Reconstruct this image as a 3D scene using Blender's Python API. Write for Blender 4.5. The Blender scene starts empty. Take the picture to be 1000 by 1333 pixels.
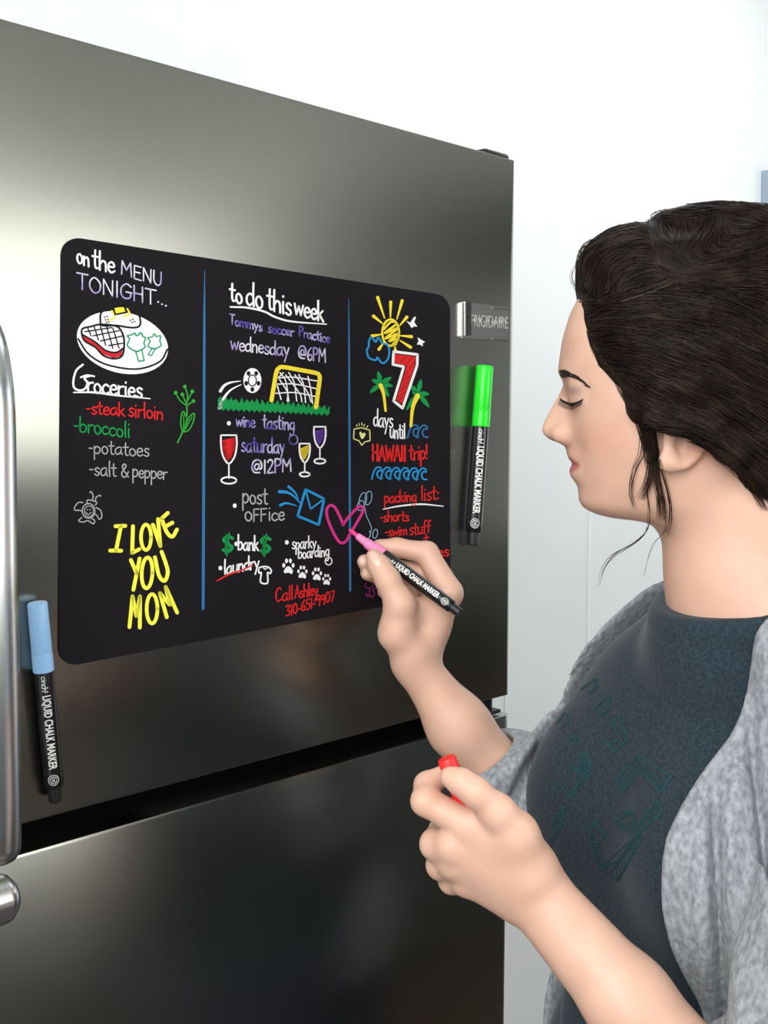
import bpy, bmesh, math, random
import numpy as np
from mathutils import Vector, Matrix
from mathutils.bvhtree import BVHTree

# ------------------------------------------------------------------ camera, world, lights, exposure
SC = bpy.context.scene
COL = SC.collection
F_PX, CX, CY, ROLL, EYE = 1500.0, 500.0, 544.0, 0.012, 1.45
cam_d = bpy.data.cameras.new('camera'); cam = bpy.data.objects.new('camera', cam_d); COL.objects.link(cam)
cam_d.sensor_fit = 'HORIZONTAL'; cam_d.sensor_width = 36.0; cam_d.lens = 36.0 * F_PX / 1000.0
cam_d.shift_y = -(666.5 - CY) / 1000.0
cam_d.clip_start = 0.02
cam.matrix_world = Matrix.Translation((0, 0, EYE)) @ Matrix.Rotation(math.pi/2, 4, 'X') @ Matrix.Rotation(ROLL, 4, 'Z')
SC.camera = cam
SC.view_settings.view_transform = 'Standard'; SC.view_settings.look = 'None'
SC.view_settings.exposure = 0.12; SC.view_settings.gamma = 1.0
SC.view_settings.use_curve_mapping = False

W = bpy.data.worlds.new('world'); SC.world = W; W.use_nodes = True
W.node_tree.nodes['Background'].inputs[0].default_value = (0.93, 0.97, 1.0, 1)
W.node_tree.nodes['Background'].inputs[1].default_value = 0.98

def area(name, loc, target, sx, sy, power, color=(1, 1, 1)):
    l = bpy.data.lights.new(name, 'AREA'); l.shape = 'RECTANGLE'; l.size = sx; l.size_y = sy
    l.energy = power; l.color = color
    o = bpy.data.objects.new(name, l); COL.objects.link(o); o.location = loc
    o.rotation_euler = (Vector(target) - Vector(loc)).to_track_quat('-Z', 'Y').to_euler()
    return o
area('added_key_light', (-0.9, -1.9, 2.3), (0.35, 1.0, 1.3), 2.0, 1.5, 54, (1.0, 0.97, 0.93))  # added soft light for face and figure; no window is built there
area('added_side_light', (3.0, -0.35, 1.98), (0.0, -0.35, 1.98), 1.8, 1.5, 40, (1.0, 0.99, 0.95))  # added unseen source for the bright reflection on the door's left
area('added_ceiling_fill', (-0.4, -0.5, 2.74), (0.3, 0.8, 0.6), 1.4, 1.4, 34, (0.95, 0.98, 1.0))  # added unseen fill from above, brightens back wall and figure
area('added_wall_fill', (2.6, 2.9, 1.5), (0.8, 2.6, 1.1), 1.2, 1.6, 8, (0.95, 0.98, 1.0))  # added unseen fill that lifts the lower back wall
area('added_wall_top_fill', (0.95, 2.35, 2.72), (0.75, 2.75, 0.8), 1.8, 0.6, 9, (0.94, 0.98, 1.0))  # added unseen light that whitens the back wall from above

# ------------------------------------------------------------------ placing helpers
CR, SR = math.cos(ROLL), math.sin(ROLL)
def ray(px, py):
    dx, dy = px - CX, py - CY
    u = dx*CR + dy*SR; v = -dx*SR + dy*CR
    return u / F_PX, -v / F_PX
def P(px, py, depth):
    a, b = ray(px, py)
    return Vector((a*depth, depth, EYE + b*depth))
PHI = math.atan2(1450.0, 1500.0)
D1 = Vector((math.sin(PHI), math.cos(PHI), 0)); NRM = Vector((math.cos(PHI), -math.sin(PHI), 0)); UP = Vector((0, 0, 1))
_a = ray(80, 561)[0]
DO = Vector((_a*0.892, 0.892, 0.0))                      # a point of the refrigerator's front plane
def D(t, n, z): return DO + D1*t + NRM*n + UP*z
def door_pt(px, py, off=0.0):
    a, b = ray(px, py); r = Vector((a, 1.0, b)); o = Vector((0, 0, EYE))
    s = ((DO + NRM*off) - o).dot(NRM) / r.dot(NRM)
    return o + r*s
def door_tz(px, py, off=0.0):
    p = door_pt(px, py, off) - DO
    return p.dot(D1), p.z

# ------------------------------------------------------------------ object helpers
def mesh(name, verts, faces, m, parent=None, smooth=False):
    me = bpy.data.meshes.new(name)
    me.from_pydata([tuple(v) for v in verts], [], [tuple(f) for f in faces]); me.update()
    return link(name, me, m, parent, smooth)
def link(name, me, m, parent=None, smooth=False):
    o = bpy.data.objects.new(name, me); COL.objects.link(o)
    if m is not None: me.materials.append(m)
    if smooth: me.polygons.foreach_set('use_smooth', [True]*len(me.polygons))
    if parent is not None:
        o.parent = parent; o.matrix_parent_inverse = Matrix.Translation(-Vector(parent.location)) if parent.parent is None else Matrix.Identity(4)
    return o
def from_bm(name, bm, m, parent=None, smooth=False):
    me = bpy.data.meshes.new(name); bm.to_mesh(me); bm.free()
    return link(name, me, m, parent, smooth)
def thing(name, label, cat, loc, group=None):
    o = bpy.data.objects.new(name, None); COL.objects.link(o); o.location = loc
    o.empty_display_size = 0.05
    o['label'] = label; o['category'] = cat
    if group: o['group'] = group
    return o
def struct(o, label=None):
    o['kind'] = 'structure'
    if label: o['label'] = label
    return o
BOXF = [(0,1,2,3),(7,6,5,4),(0,4,5,1),(1,5,6,2),(2,6,7,3),(3,7,4,0)]
def box_bm(fn, lo, hi, bevel=0.0, seg=3):
    """a box in the coordinates fn maps to the world"""
    (a,b,c),(d,e,f) = lo, hi
    vs = [(a,b,c),(a,e,c),(d,e,c),(d,b,c),(a,b,f),(a,e,f),(d,e,f),(d,b,f)]
    bm = bmesh.new(); bv = [bm.verts.new(fn(*v)) for v in vs]
    for q in BOXF: bm.faces.new([bv[i] for i in q])
    bmesh.ops.recalc_face_normals(bm, faces=bm.faces)
    if bevel > 0: bmesh.ops.bevel(bm, geom=bm.edges[:], offset=bevel, segments=seg, profile=0.5, affect='EDGES')
    return bm
def join_bm(bms):
    out = bmesh.new()
    for b in bms:
        me = bpy.data.meshes.new('tmp'); b.to_mesh(me); b.free(); out.from_mesh(me); bpy.data.meshes.remove(me)
    return out
def W3(x, y, z): return Vector((x, y, z))
def tube_bm(pts, rads, seg=16, caps=True, round_caps=0):
    pts = [Vector(p) for p in pts]; n = len(pts)
    if not hasattr(rads, '__len__'): rads = [rads]*n
    bm = bmesh.new(); rings = []
    t0 = (pts[1]-pts[0]).normalized()
    ref = Vector((0,0,1)) if abs(t0.z) < 0.9 else Vector((1,0,0))
    u = t0.cross(ref).normalized()
    for i, p in enumerate(pts):
        t = (pts[min(i+1,n-1)] - pts[max(i-1,0)]).normalized()
        u = (u - t*u.dot(t)).normalized(); w = t.cross(u)
        rings.append([bm.verts.new(p + (u*math.cos(2*math.pi*k/seg) + w*math.sin(2*math.pi*k/seg))*rads[i]) for k in range(seg)])
    for a, b in zip(rings, rings[1:]):
        for k in range(seg): bm.faces.new((a[k], a[(k+1)%seg], b[(k+1)%seg], b[k]))
    if caps: bm.faces.new(rings[0][::-1]); bm.faces.new(rings[-1])
    bmesh.ops.recalc_face_normals(bm, faces=bm.faces)
    return bm
def catmull(pts, n=8):
    p = np.array(pts, float)
    if len(p) < 3: return p
    q = np.vstack([2*p[0]-p[1], p, 2*p[-1]-p[-2]])
    if np.linalg.norm(p[0]-p[-1]) < 1e-6: q[0] = p[-2]; q[-1] = p[1]
    out = []
    for i in range(len(p)-1):
        a,b,c,d = q[i],q[i+1],q[i+2],q[i+3]
        for s in np.arange(n)/n:
            out.append(0.5*((2*b)+(c-a)*s+(2*a-5*b+4*c-d)*s*s+(3*b-a-3*c+d)*s**3))
    out.append(p[-1])
    return np.array(out)

# ------------------------------------------------------------------ materials
def lin(r, g, b):
    f = lambda c: (c/255/12.92) if c/255 <= 0.04045 else ((c/255+0.055)/1.055)**2.4
    return (f(r), f(g), f(b), 1)
def mat(name, col, rough=0.5, metal=0.0, **kw):
    m = bpy.data.materials.new(name); m.use_nodes = True
    b = m.node_tree.nodes['Principled BSDF']
    b.inputs['Base Color'].default_value = col if len(col) == 4 else (*col, 1)
    b.inputs['Roughness'].default_value = rough; b.inputs['Metallic'].default_value = metal
    for k, v in kw.items(): b.inputs[k.replace('_', ' ')].default_value = v
    return m
def nodes(m): return m.node_tree.nodes, m.node_tree.links, m.node_tree.nodes['Principled BSDF']
def noise_col(m, c1, c2, scale=5, detail=4, stretch=(1,1,1), lo=0.35, hi=0.65, bump=0.0, coord='Object', dist=0.001):
    N, L, b = nodes(m)
    tc = N.new('ShaderNodeTexCoord'); mp = N.new('ShaderNodeMapping'); mp.inputs['Scale'].default_value = stretch
    nz = N.new('ShaderNodeTexNoise'); nz.inputs['Scale'].default_value = scale; nz.inputs['Detail'].default_value = detail
    rp = N.new('ShaderNodeValToRGB'); rp.color_ramp.elements[0].position = lo; rp.color_ramp.elements[1].position = hi
    rp.color_ramp.elements[0].color = c1; rp.color_ramp.elements[1].color = c2
    L.new(tc.outputs[coord], mp.inputs[0]); L.new(mp.outputs[0], nz.inputs['Vector']); L.new(nz.outputs[0], rp.inputs[0])
    L.new(rp.outputs[0], b.inputs['Base Color'])
    if bump:
        bp = N.new('ShaderNodeBump'); bp.inputs['Strength'].default_value = bump; bp.inputs['Distance'].default_value = dist
        L.new(nz.outputs[0], bp.inputs['Height']); L.new(bp.outputs[0], b.inputs['Normal'])
    return m
def brushed(name, col, rough, horiz=True):
    m = mat(name, col, rough, 1.0)
    N, L, b = nodes(m)
    b.inputs['Anisotropic'].default_value = 0.55
    tg = N.new('ShaderNodeTangent'); tg.direction_type = 'RADIAL'; tg.axis = 'Z'; L.new(tg.outputs[0], b.inputs['Tangent'])
    tc = N.new('ShaderNodeTexCoord'); mp = N.new('ShaderNodeMapping'); mp.inputs['Scale'].default_value = (2, 2, 900)
    nz = N.new('ShaderNodeTexNoise'); nz.inputs['Scale'].default_value = 1.0; nz.inputs['Detail'].default_value = 3
    mr = N.new('ShaderNodeMapRange'); mr.inputs[3].default_value = rough-0.012; mr.inputs[4].default_value = rough+0.012
    L.new(tc.outputs['Object'], mp.inputs[0]); L.new(mp.outputs[0], nz.inputs['Vector'])
    L.new(nz.outputs[0], mr.inputs[0]); L.new(mr.outputs[0], b.inputs['Roughness'])
    return m
M = {}
M['wall'] = noise_col(mat('white_painted_panel', lin(236,242,242), 0.55), lin(241,247,248), lin(247,250,250), 3, 3)
M['seam'] = mat('white_seam', lin(250,252,252), 0.4)
M['dark_wall'] = noise_col(mat('dark_wall_for_reflection', lin(60,66,60), 0.8), lin(38,43,39), lin(50,54,47), 1.5, 3)
M['floor'] = noise_col(mat('wood_floor', lin(120,95,72), 0.4), lin(60,48,40), lin(82,66,54), 6, 5, (1, 8, 1))
M['ceil'] = mat('ceiling_paint', lin(240,240,238), 0.8)
M['steel'] = brushed('dark_brushed_steel', (0.305, 0.31, 0.28, 1), 0.26)
M['chrome'] = brushed('satin_handle_steel', (0.72, 0.75, 0.77, 1), 0.24)
M['bright'] = mat('polished_metal', (0.9, 0.9, 0.9, 1), 0.15, 1.0)
M['black'] = mat('black_plastic', (0.006, 0.006, 0.007, 1), 0.45)
M['gasket'] = mat('black_gasket', (0.003, 0.003, 0.003, 1), 0.9, 0.0, Specular_IOR_Level=0.05)
M['fridge_side'] = mat('dark_grey_side', (0.05, 0.05, 0.05, 1), 0.5)
M['greyframe'] = mat('grey_blue_frame', lin(150,165,178), 0.4)

# ------------------------------------------------------------------ the room
# back wall runs parallel to the refrigerator front, 0.72 m behind it
BW = -0.72
def bx(name, lo, hi, m, parent=None, bevel=0.0, fn=W3): return from_bm(name, box_bm(fn, lo, hi, bevel), m, parent)
struct(bx('floor', (-2.2, -2.6, -0.06), (3.2, 5.2, 0.0), M['floor']))
struct(bx('ceiling', (-2.2, -2.6, 2.8), (3.2, 5.2, 2.86), M['ceil']))
wb = struct(bx('wall_back', (-1.4, BW-0.1, 0.0), (4.6, BW, 2.8), M['wall'], fn=D))
def wall_t(px, py):
    a, b = ray(px, py); r = Vector((a, 1.0, b)); o = Vector((0, 0, EYE))
    s = ((DO + NRM*BW) - o).dot(NRM) / r.dot(NRM)
    p = o + r*s - DO
    return p.dot(D1), p.z
for px in (595, 666, 772, 952):
    t, z = wall_t(px, 230)
    struct(bx('trim_%d' % (px//100 - 4 if px != 666 else 7), (t-0.004, BW, 0.0), (t+0.004, BW+0.003, 2.8), M['seam'], fn=D))
t, z = wall_t(991, 222)
wf = bx('window_1', (t, BW, 0.9), (t+0.9, BW+0.035, z), M['greyframe'], fn=D, bevel=0.004); struct(wf)
mp_ = bx('pane', (t+0.05, BW+0.035, 0.96), (t+0.85, BW+0.037, z-0.05), mat('night_glass', (0.05, 0.06, 0.08, 1), 0.05), wf, fn=D)
struct(bx('wall_right_added', (3.06, -2.6, 0.0), (3.16, 3.2, 2.8), M['dark_wall']))  # unseen wall, added dark so the steel door reflects dark
# unseen window frame added on the right wall, around the added side light
w2 = from_bm('added_window_2', join_bm([box_bm(W3, (3.02, -1.30, 1.17), (3.06, -1.25, 2.78)), box_bm(W3, (3.02, 0.55, 1.17), (3.06, 0.60, 2.78)),
      box_bm(W3, (3.02, -1.30, 1.17), (3.06, 0.60, 1.22)), box_bm(W3, (3.02, -1.30, 2.74), (3.06, 0.60, 2.78))]), M['seam']); struct(w2)

# ------------------------------------------------------------------ the refrigerator
tR, zT = door_tz(675, 209)
_, zB = door_tz(664, 906)
tL = -0.42
fr = thing('refrigerator', 'dark brushed stainless steel refrigerator with a black gap between door and drawer', 'refrigerator', D(0.1, -0.35, 0.0))
tg_, zG = door_tz(35, 1109); _, zD = door_tz(35, 1073)
_, zD2 = door_tz(543, 937)
zD = (zD + zD2)/2; _, zG2 = door_tz(560, 959.6); zG = (zG+zG2)/2
def rounded_panel(t0, t1, n0, n1, z0, z1, r_side=0.012, r_top=0.003):
    """door slab: generous rounding on the vertical front edges, small one on the rest"""
    bm = bmesh.new(); prof = []
    ns = 6
    prof.append((t0, n0)); 
    for k in range(ns+1):
        a = math.pi/2*k/ns; prof.append((t0 + r_side*(1-math.sin(math.pi/2-a) if False else 1-math.cos(a)), n1 - r_side*(1-math.sin(a))))
    for k in range(ns+1):
        a = math.pi/2*k/ns; prof.append((t1 - r_side*(1-math.sin(a)), n1 - r_side*(1-math.cos(a))))
    prof.append((t1, n0))
    zs = [(z0, r_top), (z0+r_top*0.3, r_top*0.3), (z0+r_top, 0), (z1-r_top, 0), (z1-r_top*0.3, r_top*0.3), (z1, r_top)]
    rings = []
    for z, ins in zs:
        ring = []
        for (t, n) in prof:
            tt = min(max(t, t0+ins), t1-ins); nn = min(n, n1-ins)
            ring.append(bm.verts.new(D(tt, nn, z)))
        rings.append(ring)
    m = len(prof)
    for a, b in zip(rings, rings[1:]):
        for k in range(m): bm.faces.new((a[k], a[(k+1)%m], b[(k+1)%m], b[k]))
    bm.faces.new(rings[0][::-1]); bm.faces.new(rings[-1])
    bmesh.ops.recalc_face_normals(bm, faces=bm.faces)
    return bm
def sm(o, ang=40):
    o.data.polygons.foreach_set('use_smooth', [True]*len(o.data.polygons))
    try: o.data.set_sharp_from_angle(angle=math.radians(ang))
    except Exception: pass
    return o
door = sm(from_bm('door', rounded_panel(tL, tR, -0.055, 0.0, zD, zT), M['steel'], fr), 25)
drw = sm(from_bm('freezer_drawer', rounded_panel(tL, tR, -0.055, 0.0, 0.12, zG), M['steel'], fr), 25)
bx('cabinet_body', (tL+0.004, -0.70, 0.02), (tR-0.008, -0.065, zT-0.012), M['fridge_side'], fr, fn=D)
bx('gasket', (tL+0.01, -0.066, 0.10), (tR-0.014, -0.030, zT-0.02), M['gasket'], fr, fn=D)
bx('toe_kick', (tL+0.01, -0.06, 0.0), (tR-0.01, -0.03, 0.10), M['black'], fr, fn=D)
# top hinge cover
t0h, _ = door_tz(632, 207)
hb = box_bm(D, (t0h+0.01, -0.075, zT-0.004), (tR-0.004, -0.008, zT+0.008), 0.005, 3)
sm(from_bm('hinge_cover', hb, M['black'], fr))
# lower hinge seen in the gap
th, _ = door_tz(622, 930)
hin = join_bm([box_bm(D, (th, -0.05, zG+0.002), (tR-0.012, -0.006, zG+0.006), 0.001), box_bm(D, (th+0.020, -0.045, zG+0.006), (tR-0.022, -0.016, zD), 0.003),
               tube_bm([D(tR-0.02, -0.02, zG), D(tR-0.02, -0.02, zD)], 0.006)])
from_bm('lower_hinge', hin, M['black'], fr)
from_bm('hinge_plate', box_bm(D, (th-0.004, -0.03, zG+0.010), (th+0.022, -0.010, zG+0.014), 0.001), M['bright'], fr)

# bow handle of the door
hp = []
hy = [(398, -0.006), (414, 0.012), (447, 0.031), (490, 0.0405), (540, 0.0455), (640, 0.0485), (800, 0.0525), (950, 0.0565), (1080, 0.060), (1120, 0.0605), (1131, 0.0605), (1136, 0.0605), (1138, 0.0605)]
th0, _ = door_tz(-62, 700)
for y, n in hy:
    _, z = door_tz(-62, y, n); hp.append(D(th0, n, z))
hr = [0.021]*10 + [0.0185, 0.0135, 0.007]
cz = catmull([tuple(p) for p in hp[:10]], 5)
pts = [Vector(p) for p in cz] + hp[10:]
sm(from_bm('handle', tube_bm(pts, [0.021]*len(cz) + hr[10:], 28), M['chrome'], fr))
_, z0 = door_tz(-62, 1105, 0.05)
sm(from_bm('handle_post', tube_bm([D(th0, -0.002, z0), D(th0, 0.06, z0)], 0.012, 16), M['chrome'], fr))
# drawer handle whose end shows at the lower left
_, zh = door_tz(10, 1168, 0.055); t1h, _ = door_tz(22, 1166, 0.055)
cap = [(0.0, 0.017), (0.004, 0.016), (0.009, 0.011), (0.011, 0.004)]
pts = [D(tL+0.02, 0.055, zh), D(t1h-0.012, 0.055, zh)] + [D(t1h-0.012+a, 0.055, zh) for a, r in cap[1:]]
sm(from_bm('drawer_handle', tube_bm(pts, [0.017, 0.017]+[r for a, r in cap[1:]], 24), M['chrome'], fr))
sm(from_bm('handle_post', tube_bm([D(t1h-0.05, -0.002, zh), D(t1h-0.05, 0.055, zh)], 0.010, 16), M['chrome'], fr))
# maker's badge: bright bar, thin rim lines and raised lettering
M['badge'] = brushed('badge_steel', (0.40, 0.42, 0.41, 1), 0.25)
def dquad(c4, n0, n1, m, name, parent):
    tz = [door_tz(*c) for c in c4]
    vs = [D(t, n0, z) for t, z in tz] + [D(t, n1, z) for t, z in tz]
    fs = [(0,1,2,3)[::-1], (4,5,6,7)] + [(i, (i+1)%4, (i+1)%4+4, i+4) for i in range(4)]
    return mesh(name, vs, fs, m, parent)
bd = dquad([(601,440),(661,444),(662,400),(601,393)][::1], 0.0, 0.0012, M['badge'], 'badge', fr)
dquad([(602.5,437),(610,437),(610,393.5),(602.5,393)], 0.0012, 0.004, M['bright'], 'badge_bar', bd)
dquad([(599.5,437),(601,437),(601,394),(599.5,394)], 0.0, 0.003, M['bright'], 'badge_bar', bd)
dquad([(640,401),(661,403.5),(661,402.6),(640,400.1)], 0.0012, 0.0016, M['bright'], 'badge_rim', bd)
dquad([(640,441.2),(661,444.0),(661,443.2),(640,440.2)], 0.0012, 0.0016, M['bright'], 'badge_rim', bd)
def text_mesh(s, extrude=0.0, offset=0.0):
    c = bpy.data.curves.new('txt', 'FONT'); c.body = s; c.size = 1.0; c.extrude = extrude; c.offset = offset
    c.resolution_u = 4
    o = bpy.data.objects.new('txt', c); COL.objects.link(o)
    dg = bpy.context.evaluated_depsgraph_get(); dg.update()
    me = bpy.data.meshes.new_from_object(o.evaluated_get(dg))
    bpy.data.objects.remove(o); bpy.data.curves.remove(c); me.materials.clear()
    co = np.empty(len(me.vertices)*3); me.vertices.foreach_get('co', co); co = co.reshape(-1, 3)
    return me, co
def put(me, co): me.vertices.foreach_set('co', np.asarray(co, float).ravel()); me.update()
me, co = text_mesh('FRIGIDAIRE', 0.02)
x0, x1 = co[:,0].min(), co[:,0].max(); y1 = co[:,1].max()
(ta, za), (tb, zb) = door_tz(611.5, 425), door_tz(660.5, 428)
_, zc = door_tz(611.5, 409)
put(me, [tuple(D(ta+(tb-ta)*(c[0]-x0)/(x1-x0), 0.0014+c[2]*0.01, za+(zb-za)*(c[0]-x0)/(x1-x0)+(zc-za)*c[1]/y1)) for c in co])
link('badge_lettering', me, mat('badge_letter_metal', (0.75, 0.76, 0.74, 1), 0.3, 0.6), bd)
# ------------------------------------------------------------------ chalkboard sheet and its chalk-marker drawings
M['board'] = mat('black_chalkboard_film', lin(30,27,31), 0.7, 0.0, Specular_IOR_Level=0.08)
CH = {}
def chalk(n, r, g, b):
    CH[n] = mat('chalk_'+n, lin(r, g, b), 0.8, 0.0, Specular_IOR_Level=0.2); return CH[n]
def chalk2(n, c1, c2, scale=55):
    m = mat('chalk_'+n, c1, 0.8, 0.0, Specular_IOR_Level=0.2); noise_col(m, c1, c2, scale, 2, lo=0.42, hi=0.58); CH[n] = m
chalk('white', 250,250,250); chalk('grey', 176,176,178); chalk('yellow', 250,228,60); chalk('lemon', 252,250,80)
chalk('red', 226,38,40); chalk('darkred', 200,40,46); chalk('green', 20,150,75); chalk('lime', 52,178,60); chalk('blue', 40,150,215)
chalk('deepblue', 50,118,168); chalk('pink', 214,52,140); chalk('magenta', 170,50,140); chalk('pale', 236,236,150); chalk('ink', 24,22,26)
chalk('paleblue', 150,190,215); chalk('purple', 110,70,170); chalk('teal', 30,160,110)
chalk2('lilac', lin(166,152,206), lin(228,226,238)); chalk2('violet', lin(96,78,170), lin(190,182,225))
corners = dict(tl=(79.5,306.5), tr=(585,385.5), br=(585.5,772.5), bl=(75.5,869.5))
def rounded(c4, r):
    out = []
    n = len(c4)
    for i in range(n):
        p = np.array(c4[i], float); a = np.array(c4[i-1], float); b = np.array(c4[(i+1)%n], float)
        ra, rb = r[i]
        s = p + (a-p)/np.linalg.norm(a-p)*ra; e = p + (b-p)/np.linalg.norm(b-p)*rb
        for k in range(11):
            q = k/10; w = 0.75   # rational-ish corner
            m0 = (1-q)**2; m1 = 2*w*q*(1-q); m2 = q*q
            out.append(tuple((m0*s+m1*p+m2*e)/(m0+m1+m2)))
    return out
BT = 0.0012
outl = rounded([corners['tl'], corners['tr'], corners['br'], corners['bl']], [(26,26),(18,20),(18,20),(26,28)])
tz = [door_tz(*p) for p in outl]
vs = [D(t, 0.0002, z) for t, z in tz] + [D(t, BT, z) for t, z in tz]; n = len(tz)
board = mesh('chalkboard', vs, [tuple(range(n)), tuple(range(2*n-1, n-1, -1))] + [(i, i+n, (i+1)%n+n, (i+1)%n) for i in range(n)], M['board'])
bmx = bmesh.new(); bmx.from_mesh(board.data); bmesh.ops.recalc_face_normals(bmx, faces=bmx.faces); bmx.to_mesh(board.data); bmx.free()
board['label'] = 'black magnetic chalkboard sheet covered in colourful handwriting, stuck on the refrigerator door'
board['category'] = 'chalkboard'

class Ink:
    """chalk-marker strokes given in photograph pixels, laid on the board's face"""
    def __init__(s): s.v = []; s.f = []; s.lift = BT + 0.00025
    def pt(s, p): return door_pt(p[0], p[1], s.lift)
    def line(s, pts, w=2.0, smooth=True, taper=None):
        w = w*0.9 if w < 3.2 else w
        p = np.array(pts, float)
        if smooth and len(p) > 2: p = catmull(p, 6)
        d = np.linalg.norm(np.diff(p, axis=0), axis=1); keep = np.r_[True, d > 1e-4]; p = p[keep]
        if len(p) < 2: return s.dot(p[0], w/2)
        if not smooth and len(p) > 2:       # keep corners crisp: separate segments with round joints
            for a, b in zip(p, p[1:]): s.line([a, b], w)
            return
        n = len(p); q = np.linspace(0, 1, n)
        ww = np.full(n, w/2.0)
        if taper is not None: ww = np.interp(q, np.linspace(0, 1, len(taper)), np.array(taper)/2.0)
        t = np.gradient(p, axis=0); t /= np.linalg.norm(t, axis=1)[:, None] + 1e-9
        nr = np.c_[-t[:, 1], t[:, 0]]
        L_, R_ = p + nr*ww[:, None], p - nr*ww[:, None]
        b = len(s.v)
        for a, c in zip(L_, R_): s.v.append(s.pt(a)); s.v.append(s.pt(c))
        for i in range(n-1): s.f.append((b+2*i, b+2*i+1, b+2*i+3, b+2*i+2))
        for end, sg in ((0, -1), (n-1, 1)):
            b2 = len(s.v); a0 = math.atan2(nr[end][1], nr[end][0])
            arc = [a0 - sg*math.pi*k/6 for k in range(7)]
            for a in arc: s.v.append(s.pt(p[end] + np.array([math.cos(a), math.sin(a)])*ww[end]))
            s.f.append(tuple(range(b2, b2+7)))
    def dot(s, c, r, ry=None):
        ry = ry or r; b = len(s.v)
        for k in range(14): s.v.append(s.pt((c[0]+r*math.cos(2*math.pi*k/14), c[1]+ry*math.sin(2*math.pi*k/14))))
        s.f.append(tuple(range(b, b+14)))
    def ell(s, c, rx, ry, w=2.0, rot=0.0, a0=0, a1=360):
        n = 20; pts = []
        for k in range(n+1):
            a = math.radians(a0+(a1-a0)*k/n); x, y = rx*math.cos(a), ry*math.sin(a)
            pts.append((c[0]+x*math.cos(rot)-y*math.sin(rot), c[1]+x*math.sin(rot)+y*math.cos(rot)))
        s.line(pts, w)
    def fill(s, pts, smooth=False):
        p = np.array(pts, float)
        if smooth: p = catmull(np.vstack([p, p[:1]]), 5)[:-1]
        from mathutils.geometry import tessellate_polygon
        tri = tessellate_polygon([[Vector((a, b, 0)) for a, b in p]])
        b = len(s.v)
        for q in p: s.v.append(s.pt(q))
        for t in tri: s.f.append(tuple(b+i for i in t))
    def fell(s, c, rx, ry, rot=0.0):
        s.fill([(c[0]+rx*math.cos(a)*math.cos(rot)-ry*math.sin(a)*math.sin(rot), c[1]+rx*math.cos(a)*math.sin(rot)+ry*math.sin(a)*math.cos(rot)) for a in np.linspace(0, 2*math.pi, 40, endpoint=False)])
    def done(s, name, color, label=None, parent=None):
        o = mesh(name, s.v, s.f, CH[color], parent or board)
        if label: o['label'] = label
        return o

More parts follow.
